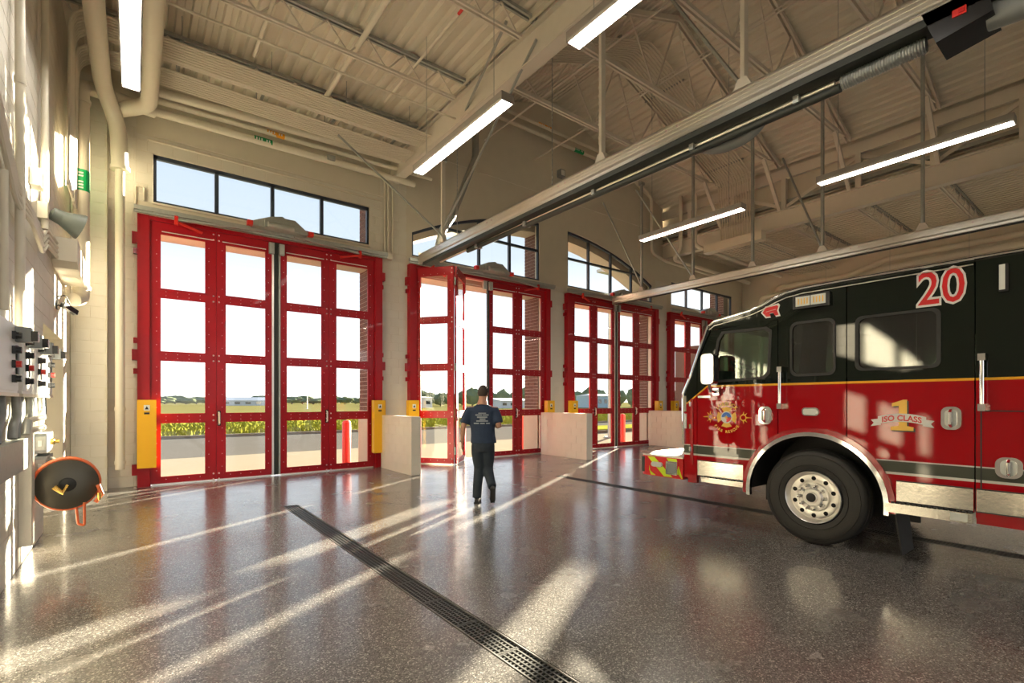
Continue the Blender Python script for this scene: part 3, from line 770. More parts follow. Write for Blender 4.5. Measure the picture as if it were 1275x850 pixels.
def shed(x, y, wx, h, m, lab, nwin):
    r = thing('distant_building', lab, 'building', (x, y, -0.05), 'buildings beyond the field')
    part('walls', MB().box(x-wx/2, x+wx/2, y, y+8, -0.05, h), m, r)
    b = MB(); b.add([(x-wx/2-.3, y-.3, h), (x+wx/2+.3, y-.3, h), (x+wx/2+.3, y+8.3, h), (x-wx/2-.3, y+8.3, h), (x-wx/2, y+4, h+wx*0.06), (x+wx/2, y+4, h+wx*0.06)], [(0,1,5,4), (2,3,4,5), (0,4,3), (1,2,5), (0,3,2,1)])
    part('roof', b, M['palebld'], r)
    for i in range(nwin):
        u = x-wx/2+(i+0.5)*wx/nwin; part('window', MB().box(u-wx/nwin*.25, u+wx/nwin*.25, y-0.06, y, h*0.35, h*0.7), M['darkglass'], r)
shed(104, 92, 9, 3.2, M['bluebld'], 'grey blue building on the horizon seen through the third door', 4)
shed(78, 100, 10, 1.9, M['palebld'], 'low pale building left of the grey blue one', 4)
shed(36, 232, 24, 2.1, M['palebld'], 'long low pale shed on the horizon seen through the first door', 6)
shed(62, 120, 5, 2.7, M['palebld'], 'small white house beyond the field right of the walking man', 2)
# ================================================================== trench drains
def drain(x0, x1, yend, lab):
    r = thing('trench_drain', lab, 'drain', ((x0+x1)/2, yend, 0), 'trench drains')
    fr = MB(); fr.box(x0-0.01, x0, YB, yend, -0.05, 0.002); fr.box(x1, x1+0.01, YB, yend, -0.05, 0.002); fr.box(x0, x1, yend, yend+0.02, -0.05, 0.002)
    part('frame', fr, M['drainframe'], r)
    part('channel', MB().box(x0, x1, YB, yend, -0.12, -0.115), M['dark'], r)
    gl = 0.5; g = MB(); w = x1-x0
    for i in range(15):
        y = (i+0.5)*gl/15; g.box(0.0, w, y-0.007, y+0.007, -0.022, -0.004)
    for i in range(6):
        x = (i)*w/5; g.box(max(0, x-0.006), min(w, x+0.006), 0.004, gl-0.004, -0.022, -0.002)
    g.box(0, w, 0.002, 0.014, -0.025, -0.002); g.box(0, w, gl-0.014, gl-0.002, -0.025, -0.002)
    me = g.mesh('grate', M['grate'])
    n = int((yend-(-4.5))/gl); loc = OFF[r.name]
    for i in range(n):
        o = link('grate', me, r); o.location = (x0-loc.x, (yend-(i+1)*gl)-loc.y, 0)
drain(1.80, 1.98, 8.0, 'long black grated trench drain running through the foreground floor')
drain(7.08, 7.28, 7.75, 'black grated trench drain running under the fire engine')

# ================================================================== exhaust rails
def rail(X, yend, ystart, zb, lab, hang, big):
    r = thing('exhaust_rail', lab, 'exhaust rail', (X, yend, zb), 'overhead exhaust extraction rails')
    b = MB()
    def P(u, v, t): return (X+u, t, zb+v)
    # extruded hollow profile, open slot below
    prof = [(-0.10, 0.0), (-0.10, 0.05), (-0.125, 0.07), (-0.125, 0.20), (-0.10, 0.235), (0.10, 0.235), (0.125, 0.20), (0.125, 0.07), (0.10, 0.05), (0.10, 0.0),
            (0.03, 0.0), (0.03, 0.012), (0.085, 0.012), (0.085, 0.21), (-0.085, 0.21), (-0.085, 0.012), (-0.03, 0.012), (-0.03, 0.0)]
    b.plate(prof, [], P, ystart, yend)
    part('rail_profile', b, M['alu'], r)
    part('rubber_lips', MB().box(X-0.05, X+0.05, ystart, yend, zb-0.012, zb+0.006), M['black'], r)
    part('end_plate', MB().box(X-0.14, X+0.14, yend, yend+0.012, zb-0.03, zb+0.26), M['alu'], r)
    sl = MB()
    for k in range(3): sl.box(X-0.13, X-0.1225, ystart, yend, zb+0.085+k*0.045, zb+0.092+k*0.045)
    part('profile_rib', sl, M['alu'], r)
    for y in [yend-2.05*i-1.0 for i in range(6)]:
        for dy in (0, 0.16): part('joint_bolt', MB().lathe([(0, 0.018), (0.012, 0.016)], (X-0.125, y+dy, zb+0.15), (-1, 0, 0), 6), M['rivet'], r)
    for (y, ztop) in hang:
        hb = MB(); hb.box(X-0.045, X+0.045, y-0.025, y+0.025, zb+0.30, ztop)
        h = part('hanger_post', hb, M['galv'] if not big else M['steel_paint'], r)
        fo = MB(); fo.plate([(-0.12, 0.235), (0.12, 0.235), (0.05, 0.38), (-0.05, 0.38)], [], lambda u, v, t: (X+t, y+u, zb+v), -0.05, 0.05)
        part('hanger_foot', fo, M['steel_paint'], h)
        part('top_clamp', MB().box(X-0.08, X+0.08, y-0.06, y+0.06, ztop-0.04, ztop+0.05), M['galv'], h)
    return r
r1 = rail(5.60, 10.85, -3.0, 4.93, 'large extruded aluminium exhaust rail crossing high above the man, with black trolley box', [(9.9, 7.1), (5.08, 8.88), (2.9, 8.88), (-0.6, 8.88)], True)
# trolley, hose tube hanging under the near rail
sd = MB(); sd.box(5.66, 5.75, 0.95, 10.4, 4.80, 4.90)
part('support_tube', MB().tube([(5.70, 10.2, 4.87), (5.70, 2.0, 4.84)], 0.032, 12), M['alu'], r1, smooth=True, label='bright tube running below the rail')
part('dark_channel', MB().box(5.50, 5.72, -3, 10.7, 4.86, 4.935), M['darkgreen'], r1)
hz = MB(); pth = []; rs = []
for i in range(90):
    y = 1.93-i*0.0075; pth.append((5.68, y, 4.80)); rs.append(0.062+(0.010 if i % 3 == 0 else 0))
hz.tube(pth, rs, 14); part('flexible_hose', hz, M['galv'], r1, smooth=True, label='ribbed grey flexible duct')
part('hose_run', MB().tube([(5.69, 9.0, 4.82), (5.70, 1.95, 4.77)], 0.045, 10), M['darkgreen'], r1, smooth=True)
for y in (2.35, 3.6, 5.3, 7.0, 8.6):
    cl = MB(); cl.box(5.62, 5.78, y-0.03, y+0.03, 4.78, 4.93)
    part('hose_clamp', cl, M['galv'], r1)
tb = MB(); tb.plate([(1.26, 4.98), (0.84, 4.98), (0.80, 4.74), (1.16, 4.68)], [], lambda u, v, t: (t, u, v), 5.50, 5.86)
tr = part('trolley_box', tb, M['blackgloss'], r1, label='black trolley box with red rocker switch')
part('switch_plate', MB().box(5.488, 5.50, 0.96, 1.05, 4.82, 4.88), M['redpl'], tr)
part('rocker', MB().box(5.478, 5.488, 0.975, 1.01, 4.835, 4.865), M['signred'], tr)
part('cover_strip', MB().box(5.49, 5.52, 0.9, 1.34, 4.975, 5.0), M['alu'], tr)
part('hose_outlet', MB().tube([(5.68, 0.85, 4.8), (5.68, 0.4, 4.75), (5.7, 0.1, 4.6)], 0.11, 14), M['greypl'], tr, smooth=True)
dp = MB(); dp.tube(bend([(5.85, 3.7, 4.95), (5.92, 3.4, 4.80), (5.92, 3.0, 4.80), (5.85, 2.75, 4.95)], 0.3), 0.075, 14)
part('hose_loop', dp, M['greypl'], r1, smooth=True)
r2 = rail(13.0, 11.2, -3.0, 4.90, 'second aluminium exhaust rail, passing behind and above the fire engine', [(10.1, 8.6), (8.25, 8.88), (6.5, 8.9), (4.83, 8.9), (2.95, 8.9)], False)
for (a, b_) in (((13.0, 8.25, 5.2), (12.1, 9.6, 8.0)), ((13.0, 10.1, 5.3), (12.4, 11.2, 8.2)), ((13.0, 4.83, 5.2), (13.6, 6.0, 8.0))):
    part('sway_brace', MB().cyl(a, b_, 0.025, 8), M['galv'], r2)
for (a, b_) in (((5.6, 9.9, 5.35), (3.35, 10.3, 8.0-0.9)), ((5.6, 9.9, 5.5), (5.0, 5.9, 7.25)), ((5.6, 9.9, 7.1), (4.45, 5.95, 7.3)), ((5.6, 2.9, 5.2), (6.6, 5.2, 8.9)), ((5.6, 2.9, 8.8), (4.9, 5.3, 8.9))):
    part('sway_brace', MB().bar(a, b_, 0.035, 0.035), M['galv'], r1)
for (y, x) in ((6.2, 5.6), (9.2, 5.55)):
    ch = MB(); z = 5.17; k = 0
    while z < 8.8:
        if k % 2: ch.box(x-0.009, x+0.009, y-0.002, y+0.002, z, z+0.05)
        else: ch.box(x-0.002, x+0.002, y-0.009, y+0.009, z, z+0.05)
        z += 0.042; k += 1
    part('safety_chain', ch, M['galv'], r1)
# exhaust duct stub dropping beside the rail end
dr = thing('exhaust_duct', 'round galvanised duct with two elbows dropping to the end of the near exhaust rail', 'duct', (6.9, 11.0, 7.5))
part('duct_pipe', MB().tube([(7.2, 11.0, 9.4), (7.2, 11.0, 8.05), (7.05, 10.95, 7.75), (6.05, 10.3, 6.0), (5.75, 10.2, 5.6), (5.65, 10.2, 5.2)], 0.09, 16), M['galv'], dr, smooth=True)
for p in ((7.2, 11.0, 8.05), (6.05, 10.3, 6.0)): part('duct_band', MB().cyl((p[0], p[1], p[2]-.03), (p[0], p[1], p[2]+.03), 0.102, 16), M['galv'], dr, smooth=True)

# ================================================================== linear lights
def led(x, y0, y1, z, lab, ztop):
    r = thing('linear_light', lab, 'light', (x, (y0+y1)/2, z), 'hanging linear lights')
    hb = MB(); hb.plate([(-0.085, 0.0), (-0.10, 0.03), (-0.10, 0.115), (0.10, 0.115), (0.10, 0.03), (0.085, 0.0), (0.08, 0.02), (-0.08, 0.02)], [], lambda u, v, t: (x+u, t, z+v), y0, y1)
    part('housing', hb, M['lampbody'], r)
    part('end_cap', MB().box(x-0.10, x+0.10, y0-0.012, y0, z, z+0.115), M['lampbody'], r)
    part('end_cap', MB().box(x-0.10, x+0.10, y1, y1+0.012, z, z+0.115), M['lampbody'], r)
    part('diffuser', MB().box(x-0.08, x+0.08, y0+0.01, y1-0.01, z+0.0, z+0.018), M['led'], r)
    for y in (y0+0.3, y1-0.3): part('hanger_wire', MB().cyl((x, y, z+0.115), (x, y, ztop), 0.005, 5), M['galv'], r)
led(-0.03, 5.15, 7.72, 5.45, 'bright linear light nearest the left wall, cut by the top edge', 7.6)
led(3.83, 5.10, 7.62, 5.45, 'bright linear light in front of the low ceiling, left of the near exhaust rail', 7.6)
led(3.80, 1.30, 3.86, 5.45, 'bright linear light at the top edge above the near exhaust rail', 7.6)
led(9.72, 5.05, 7.55, 5.45, 'short looking linear light left of the rail post above the second exhaust rail', 8.9)
led(9.70, 1.20, 3.66, 5.45, 'long linear light at the right above the fire engine', 8.9)
for x in (-0.03, 3.8, 9.7, 15.4, 19.8):
    for y in (-2.6, -6.4): led(x, y, y+2.5, 5.45, 'linear light behind the photographer, %s from the left wall in the %s row' % (ORD[(-0.03, 3.8, 9.7, 15.4, 19.8).index(x)], 'nearer' if y > -5 else 'farther'), 7.6 if x < 5 or x > 16.2 else 8.9)
for y in (1.2, 5.05): led(19.8, y, y+2.5, 5.45, 'linear light in the far right bay, %s the front wall' % ('farther from' if y < 3 else 'nearer to'), 7.6)

# ================================================================== conduits and pipes
r = thing('conduit_bank', 'bank of cream conduits under the low deck, turning down at the left wall', 'conduits', (-0.6, 10, 7.1))
for i in range(17):
    y = 9.35+i*0.072+(0.12 if i > 8 else 0)
    rr = 0.26-0.0*i
    x = XL+0.05+(i % 9)*0.012
    part('conduit', MB().tube(bend([(5.0, y, 7.22-(0.06 if i > 8 else 0)), (-0.72+(i % 3)*0.0, y, 7.22-(0.06 if i > 8 else 0)), (-0.74, y, 4.65)], 0.32), 0.019, 8), M['pipe'], r, smooth=True)
for x in (0.6, 1.9, 3.2, 4.5): part('strut_rail', MB().box(x-0.02, x+0.02, 9.3, 10.8, 7.245, 7.285), M['galv'], r)
for x in (0.6, 1.9, 3.2, 4.5):
    for y in (9.35, 10.7): part('threaded_rod', MB().cyl((x, y, 7.28), (x, y, 7.66), 0.007, 5), M['galv'], r)
r = thing('conduit_bank', 'bank of conduits bending over the roof peak and down its right slope', 'conduits', (12, 8.5, 10))
for i in range(14):
    y = 7.95+i*0.085
    part('conduit', MB().tube(bend([(5.5, y, zroof(5.5)-0.22), (10.65, y, 11.1-0.2), (15.75, y, zroof(15.75)-0.2), (15.95, y, 7.0)], 0.3), 0.022, 6), M['pipe'], r, smooth=True)
for x in (7.5, 9.4, 12.0, 13.6, 15.2): part('strut_rail', MB().box(x-0.02, x+0.02, 7.9, 9.2, zroof(x)-0.17, zroof(x)-0.13), M['galv'], r)
o = solo('junction_trough', MB().box(15.75, 16.05, 7.6, 9.6, 6.74, 7.02), M['pipe'], 'long cream pull box below the bent conduits over the second exhaust rail', 'box', (15.9, 8.6, 6.74))
r = thing('conduit_bank', 'flat bank of conduits running under the low right deck beyond the long box', 'conduits', (19, 8.5, 7))
for i in range(14):
    y = 7.75+i*0.12; part('conduit', MB().cyl((16.05, y, 6.9), (22.1, y, 6.9), 0.022, 6), M['pipe'], r, smooth=True)

def pipe(lab, pts, rad, cat='pipe', grp=None, rb=0.2, bands=(), m='pipe', name='pipe', lbl=None):
    r = thing(name, lab, cat, tuple(pts[0]), grp)
    part('pipe_run', MB().tube(bend(pts, rb), rad, 14), M[m], r, smooth=True)
    for (p, ax) in bands:
        a = Vector(p)-Vector(ax)*0.03; b = Vector(p)+Vector(ax)*0.03
        part('coupling', MB().cyl(a, b, rad*1.18, 14), M['pipe'], r, smooth=True)
    if lbl:
        for (c, ax, ln, mm) in lbl:
            a = Vector(c)-Vector(ax)*ln/2; b = Vector(c)+Vector(ax)*ln/2
            part('pipe_label', MB().cyl(a, b, rad*1.03, 14), M[mm], r, smooth=True)
            t = MB()
            for q in range(6):
                if q == 3: continue
                p = a+(b-a)*(0.12+q*0.14); t.box(p.x-0.012 if abs(ax[0]) else p.x-rad*.3, p.x+0.012 if abs(ax[0]) else p.x+rad*.3, p.y-rad*1.045, p.y-rad*0.9, p.z-rad*0.35 if abs(ax[0]) else p.z-.012, p.z+rad*0.35 if abs(ax[0]) else p.z+.012)
            part('label_marks', t, M['white'], r, kind='stuff')
    return r
pipe('thick cream drain pipe overhead at the far left, dropping at the corner pilaster', [(-0.48, -4, 6.95), (-0.42, 10.75, 6.9), (-0.22, 11.2, 6.45), (-0.2, 11.2, 5.7)], 0.125, bands=[((-0.2, 11.2, 5.72), (0, 0, 1))], rb=0.25)
pipe('slim cream drain pipe running down the front wall left of the first door', [(-0.2, 11.2, 5.7), (-0.2, 11.2, 0.38)], 0.07, bands=[((-0.2, 11.2, 1.45), (0, 0, 1)), ((-0.2, 11.2, 0.5), (0, 0, 1))])
pipe('thick cream overhead pipe beside the leftmost light, elbowing left at the front wall', [(0.21, -4, 6.88), (0.21, 10.8, 6.8), (-0.25, 11.15, 6.72)], 0.125, rb=0.22)
pipe('fat cream riser pipe in the left corner with a green label', [(0.3, 11.2, 6.9), (-0.68, 10.9, 6.85), (-0.68, 10.6, 6.6), (-0.68, 10.6, 3.25), (-0.76, 10.45, 3.2)], 0.105, rb=0.14, bands=[((-0.68, 10.6, 6.45), (0, 0, 1)), ((-0.68, 10.6, 3.42), (0, 0, 1))], lbl=[((-0.68, 10.6, 5.15), (0, 0, 1), 0.34, 'green')])
pipe('uppermost cream pipe along the front wall under the low deck', [(0.3, 11.05, 7.22), (5.55, 11.05, 7.40)], 0.085)
pipe('middle cream pipe along the front wall, orange label', [(0.3, 11.2, 7.12), (6.0, 11.2, 7.24)], 0.05, lbl=[((2.35, 11.2, 7.165), (1, 0, 0), 0.34, 'orange')])
pipe('lowest cream pipe along the front wall above the first window, green label', [(-0.2, 11.25, 6.93), (5.55, 11.25, 7.0)], 0.075, lbl=[((2.12, 11.25, 6.965), (1, 0, 0), 0.34, 'green')])
part('flow_switch', MB().box(3.4, 3.56, 11.12, 11.19, 6.95, 7.05), M['galv'], bpy.data.objects['pipe.006'] if 'pipe.006' in bpy.data.objects else r)
pipe('upper pipe crossing the gable wall above the arched windows, orange label', [(8.0, 11.3, 9.92), (13.2, 11.3, 9.92), (14.9, 11.3, 9.2)], 0.05, lbl=[((9.9, 11.3, 9.94), (1, 0, 0), 0.5, 'orange')])
pipe('lower pipe crossing the gable wall, green label, then turning down at the far corner', [(7.3, 11.35, 9.67), (13.7, 11.35, 9.67), (15.2, 11.35, 9.1), (15.2, 11.35, 7.1), (15.9, 11.3, 6.9), (20, 11.3, 6.85)], 0.06, lbl=[((11.4, 11.35, 9.67), (1, 0, 0), 0.4, 'green')])
pipe('cream pipe dropping at the right end of the gable wall', [(15.9, 10.6, 9.1), (15.9, 10.6, 7.2), (15.9, 10.9, 6.85), (21.5, 10.9, 6.8)], 0.07)
pipe('cream pipe dropping beside the braced girder and running right under the deck', [(15.7, 9.9, 8.9), (15.7, 9.9, 7.1), (15.9, 9.7, 6.95), (21.8, 9.7, 6.9)], 0.07)
for k, (z, x, l) in enumerate(((6.55, 21.9, 'upper'), (6.22, 21.75, 'lower'))):
    pipe(l+' of two cream pipes stepping down behind the roof of the fire engine', [(x, -3, z+0.25), (x, 6.0, z+0.25), (x, 7.2, z-0.1), (x, 9.9+k*0.6, z-0.1), (x, 9.9+k*.6, 2.0)], 0.10, grp=None, rb=0.25)
pipe('thin cream sprinkler line under the left deck', [(-0.8, 8.35, 7.12), (5.0, 8.35, 7.12)], 0.018)
pipe('cream branch line running towards the front wall under the left deck', [(2.9, 0, 7.38), (2.9, 10.9, 7.38)], 0.045)
pipe('thin conduit running towards the front wall under the left deck, red tag', [(3.9, 0, 7.45), (3.9, 9.2, 7.45)], 0.022, lbl=[((3.9, 6.3, 7.45), (0, 1, 0), 0.25, 'redpl')])
pipe('cream branch line left of centre under the left deck', [(1.6, 0, 7.38), (1.6, 9.2, 7.38)], 0.03)
for k, x in enumerate((4.90, 4.98, 5.10)):
    pipe(['leftmost', 'middle', 'rightmost'][k]+' of three thin conduits down the front wall between first and second windows', [(x, 11.54, 7.2 if k < 2 else 6.85), (x, 11.54, 5.2)], 0.022)
o = solo('junction_box', MB().box(4.84, 5.06, 11.42, 11.58, 5.08, 5.2), M['pipe'], 'small cream junction box at the top right corner of the first door', 'box', (4.95, 11.5, 5.14))
pipe('thin conduit level along the front wall under the pipes', [(0.2, 11.55, 6.52), (4.8, 11.55, 6.50)], 0.018)
pipe('bent stub conduit at the upper left of the first door', [(0.02, 11.54, 5.25), (0.02, 11.54, 5.6), (0.15, 11.54, 5.6), (0.15, 11.54, 5.35)], 0.015, rb=0.04)
o = solo('gable_speaker', MB().box(10.66, 10.86, 11.40, 11.58, 8.70, 8.92), M['greypl'], 'small grey box speaker on the gable wall above the windows', 'speaker', (10.76, 11.5, 8.8))
part('speaker_face', MB().box(10.69, 10.83, 11.39, 11.40, 8.73, 8.89), M['white'], o)
# sensors/clips on pipe

# ================================================================== left wall equipment
W = XL
pipe('brown vertical pipe on the left wall nearest the switch panels', [(W+0.06, 6.18, 7.6), (W+0.06, 6.18, 2.2)], 0.035, bands=[((W+0.06, 6.18, 4.45), (0, 0, 1))])
pipe('vertical conduit on the left wall ending beside the horn loudspeaker', [(W+0.06, 7.72, 7.6), (W+0.06, 7.72, 3.55)], 0.035)
pipe('thin vertical conduit at the far left edge of the picture', [(W+0.06, 5.50, 3.4), (W+0.06, 5.50, 2.3)], 0.025)
r = thing('conduit_bank', 'four parallel conduits zigzagging down and up along the left wall to the cream box', 'conduits', (W+0.05, 6.5, 3.4))
for i in range(4):
    d_ = i*0.06
    part('conduit', MB().tube(bend([(W+0.05, 5.0, 4.06-d_), (W+0.05, 6.1, 3.50-d_), (W+0.09+0.01*i, 6.35, 3.42-d_), (W+0.09, 7.25, 3.36-d_), (W+0.05, 8.0, 3.62-d_), (W+0.05, 9.0, 3.70-d_)], 0.12), 0.021, 8), M['pipe'], r, smooth=True)
jb = MB(); jb.plate([(8.9, 3.78), (8.9, 3.47), (9.05, 3.40), (10.4, 3.40), (10.4, 3.78)], [], lambda u, v, t: (t, u, v), W, W+0.26)
solo('junction_box', jb, M['pipe'], 'large cream sloping junction box on the left wall below the horn loudspeaker', 'box', (W+0.13, 9.6, 3.6))
for nm, y, z, l in (('b', 7.25, 3.95, 'small cream back box above the horn loudspeaker bracket'), ('c', 7.75, 3.75, 'small cream box carrying the horn loudspeaker')):
    solo('back_box', MB().box(W, W+0.09, y-0.1, y+0.1, z-0.09, z+0.09), M['pipe'], l, 'box', (W+.04, y, z))
sp = thing('horn_loudspeaker', 'grey horn loudspeaker pointing into the bay, high on the left wall', 'loudspeaker', (W+0.1, 7.8, 3.75))
ax = Vector((0.75, -0.28, -0.28)).normalized()
ax = Vector((0.80, 0.25, -0.28)).normalized()
cb = Vector((W+0.10, 7.75, 3.76))
part('driver_body', MB().lathe([(0, 0.03), (0.02, 0.075), (0.12, 0.085)], cb, ax, 20), M['horn'], sp, smooth=True)
part('horn_shell', MB().lathe([(0.11, 0.085), (0.15, 0.10), (0.28, 0.155), (0.295, 0.155), (0.295, 0.14), (0.2, 0.09)], cb, ax, 20), M['horn'], sp, smooth=True)
part('horn_mouth', MB().lathe([(0.285, 0.138), (0.287, 0.01)], cb, ax, 20), M['galv'], sp, smooth=True)
part('bracket', MB().bar(tuple(cb-Vector((0.1, 0, 0))), tuple(cb), 0.04, 0.04), M['pipe'], sp)
cm = thing('wall_camera', 'small black camera on the left wall over the doorway', 'camera', (W+0.05, 9.4, 2.95))
part('mount', MB().box(W, W+0.02, 9.34, 9.46, 2.88, 3.0), M['blackgloss'], cm)
part('arm', MB().cyl((W+0.02, 9.4, 2.94), (W+0.11, 9.42, 2.94), 0.013, 8), M['blackgloss'], cm)
part('camera_body', MB().bar((W+0.07, 9.36, 2.95), (W+0.20, 9.55, 2.87), 0.06, 0.07), M['blackgloss'], cm)
ct = MB().tube(bend([(W+0.01, 9.36, 3.05), (W+0.1, 9.38, 3.09), (W+0.14, 9.46, 2.98)], 0.05), 0.008, 6)
part('cable', ct, M['black'], cm)
# four switch panels
for k, (ya, yb) in enumerate(((4.85, 5.68), (5.88, 6.36), (6.55, 7.10), (7.30, 7.78))):
    r = thing('door_control', ['first white door control box from the left, cut by the picture edge', 'second white door control box from the left', 'third white door control box from the left', 'fourth white door control box, the one nearest the doorway'][k], 'control box', (W+0.05, (ya+yb)/2, 1.65), 'bay door control boxes')
    zt = 2.20; xf = W+0.11
    part('enclosure', MB().box(W, xf, ya, yb, 1.65, zt), M['whitepaint'], r)
    part('cover_lip', MB().box(xf, xf+0.008, ya+0.02, yb-0.02, 1.67, zt-0.02), M['white'], r)
    part('bottom_flange', MB().box(W, xf+0.01, ya-0.01, yb+0.01, 1.625, 1.65), M['pipe'], r)
    w_ = yb-ya; ym = yb-0.16 if k == 0 else ya+w_*0.5
    part('beacon', MB().box(xf, xf+0.10, ym-0.01, ym+0.10, 2.06, 2.18), M['greypl'], r)
    part('beacon_lens', MB().box(xf+0.10, xf+0.14, ym, ym+0.09, 2.07, 2.15), M['blackgloss'], r)
    for j, (z, m_) in enumerate(((2.10, 'blackgloss'), (1.985, 'blackgloss'), (1.875, 'redpl'), (1.76, 'blackgloss'))):
        yy = ym-0.10
        b = MB(); b.box(xf, xf+0.03, yy-0.035, yy+0.03, z-0.03, z+0.03)
        q = part('push_button', b, M['blackgloss'], r)
        part('button_cap', MB().cyl((xf+0.03, yy, z), (xf+0.06, yy, z), 0.026, 10), M[m_], q)
    part('indicator_strip', MB().box(xf, xf+0.02, ym+0.02, ym+0.10, 1.80, 2.03), M['darkgreen'], r)
    for q in range(2):
        y0_ = ya+w_*(0.35+0.3*q)
        part('flex_conduit', MB().tube(bend([(W+0.05, y0_, 1.64), (W+0.06, y0_-0.02, 1.45), (W+0.06, y0_-0.16-0.03*k, 1.38), (W+0.06, y0_-0.2-0.03*k, 1.27)], 0.15), 0.033, 10), M['greypl'] if q else M['galv'], r, smooth=True)
# wireways and grey outlets below
solo('wireway', MB().box(W, W+0.10, 5.0, 6.30, 0.98, 1.25), M['galv'], 'grey wireway box under the flexible conduits at the left edge', 'box', (W+.05, 5.6, 1.1))
solo('wireway', MB().box(W, W+0.09, 6.55, 6.75, 0.2, 1.42), M['block'], 'upright cream wireway left of the grey outlet boxes', 'box', (W+.05, 6.6, 0.8))
for k, z in enumerate((1.40, 1.30)):
    pipe(['upper', 'lower'][k]+' of two short bright conduit bends beside the outlet boxes', [(W+0.05, 6.55, z), (W+0.13, 6.72, z+0.02), (W+0.13, 6.95, z+0.02), (W+0.05, 7.08, z)], 0.028, rb=0.06)
ob = thing('outlet_box', 'grey double outlet box with switches above the hose reel', 'outlet box', (W+0.08, 7.2, 0.95))
part('back_plate', MB().box(W, W+0.05, 6.86, 7.55, 0.80, 1.26), M['greypl'], ob)
for k, (z0, z1) in enumerate(((1.05, 1.25), (0.81, 1.01))):
    g = part('receptacle', MB().box(W+0.05, W+0.15, 7.0, 7.5, z0, z1), M['greypl'], ob)
    part('cover_plate', MB().box(W+0.06, W+0.14, 6.992, 7.0, z0+.03, z1-.03), M['galv'], g)
    part('rocker', MB().box(W+0.085, W+0.115, 6.985, 6.992, z0+.07, z1-.07), M['white'], g)
    part('valve_cluster', MB().lathe([(0, .035), (.03, .035), (.04, .02), (.07, .02)], (W+0.15, 7.3, (z0+z1)/2), (1, 0, 0), 8), M['brass'], g)
# hose reel
hr = thing('hose_reel', 'orange air hose reel with dark round side plates bracketed to the left wall', 'hose reel', (-0.52, 6.85, 0.73))
c = Vector((-0.54, 6.75, 0.735)); ax = Vector((0.10, -0.985, 0.0)).normalized()
part('drum', MB().lathe([(-0.10, 0.12), (0.10, 0.12)], c-ax*0.12, ax, 24), M['black'], hr, smooth=True)
for s in (0, 1):
    q = c-ax*(0.02+0.20*s)
    part('side_plate', MB().lathe([(-0.004, 0.245), (0.004, 0.25), (0.008, 0.245), (0.02, 0.10), (0.022, 0.0)] if not s else [(-0.01, 0.25), (0.0, 0.25)], q, ax, 40), M['reel'], hr, smooth=True)
hs = MB(); u = ax.orthogonal().normalized(); v = ax.cross(u)
for i in range(5):
    q = c-ax*(0.055+i*0.032)
    hs.tube([q+(u*math.cos(2*PI*j/36)+v*math.sin(2*PI*j/36))*(0.255-0.004*(i % 2)) for j in range(37)], 0.017, 8, caps=False)
part('hose_coil', hs, M['hose'], hr, smooth=True, label='wound orange hose')
hb_ = part('hub', MB().lathe([(0, 0.07), (0.03, 0.065), (0.05, 0.03)], c, ax, 16), M['black'], hr, smooth=True)
part('inlet_fitting', MB().tube([c+ax*0.05, c+ax*0.09+Vector((-0.04, 0, -0.07)), c+ax*0.09+Vector((-0.10, 0, 0.0))], [0.018, 0.02, 0.028], 10), M['brass'], hb_, smooth=True, label='brass inlet elbow')
br = MB(); br.box(W, W+0.02, 6.95, 7.25, 0.55, 0.90); br.bar((W, 7.1, 0.80), (-0.55, 6.97, 0.76), 0.05, 0.06); br.bar((W, 7.1, 0.64), (-0.55, 6.97, 0.72), 0.04, 0.05)
part('swivel_bracket', br, M['galv'], hr)
part('hose_guide', MB().tube([c+Vector((0.24, -0.02, -0.02)), c+Vector((0.27, -0.02, -0.12)), c+Vector((0.22, -0.02, -0.20))], 0.02, 8), M['hose'], hr, smooth=True)
part('nozzle', MB().lathe([(0, .02), (.05, .018), (.08, .01)], c+Vector((0.25, -0.05, -0.10)), (0, 0, -1), 8), M['brass'], hr, smooth=True)
part('hose_tail', MB().tube(bend([c+Vector((0.06, 0.05, -0.2)), c+Vector((0.08, 0.03, -0.42)), c+Vector((0.13, 0.03, -0.44)), c+Vector((0.13, 0.02, -0.2))], 0.05), 0.012, 8), M['hose'], hr, smooth=True)
pipe('pale supply hose curving from the outlet box to the reel', [(W+0.16, 7.2, 0.98), (-0.66, 7.0, 0.99), (-0.57, 6.9, 0.84)], 0.012, cat='hose', name='supply_hose', rb=0.2)
# ================================================================== fire engine
XT, XT2 = 5.93, 8.43
tk = thing('fire_engine', 'red and black fire engine numbered 20 parked facing the doors', 'fire engine', (7.18, 0, 0))
SP = lambda u, v, t: (t, u, v)
AC, AZ, AR = 2.315, 0.53, 0.75
def archpts(y0, y1, R, n=16, zmin=None):
    """arch boundary from y0 to y1 (decreasing y), centre AC"""
    out = []
    a0 = math.acos(max(-1, min(1, (y0-AC)/R))); a1 = math.acos(max(-1, min(1, (y1-AC)/R)))
    for i in range(n+1):
        a = a0+(a1-a0)*i/n; out.append((AC+R*math.cos(a), AZ+R*math.sin(a)))
    return out
roofline = [(3.53, 2.585), (3.46, 2.63), (3.2, 2.665), (2.99, 2.70), (2.85, 2.745), (2.72, 2.80), (2.58, 2.845), (2.40, 2.865), (2.0, 2.87)]
def roofz(y):
    pts = roofline+[(-9, 2.87)]
    for (a, za), (b, zb) in zip(pts[:-1], pts[1:]):
        if b <= y <= a: return za+(zb-za)*(a-y)/(a-b)
    return 2.585
w1 = [(3.40, 2.36), (3.34, 2.45), (2.82, 2.445), (2.76, 2.40), (2.78, 1.93), (2.84, 1.87), (3.42, 1.845), (3.48, 1.88)]
w2 = rrect(2.09, 2.52, 1.885, 2.46, 0.07); w3 = rrect(1.235, 1.875, 1.915, 2.44, 0.06)
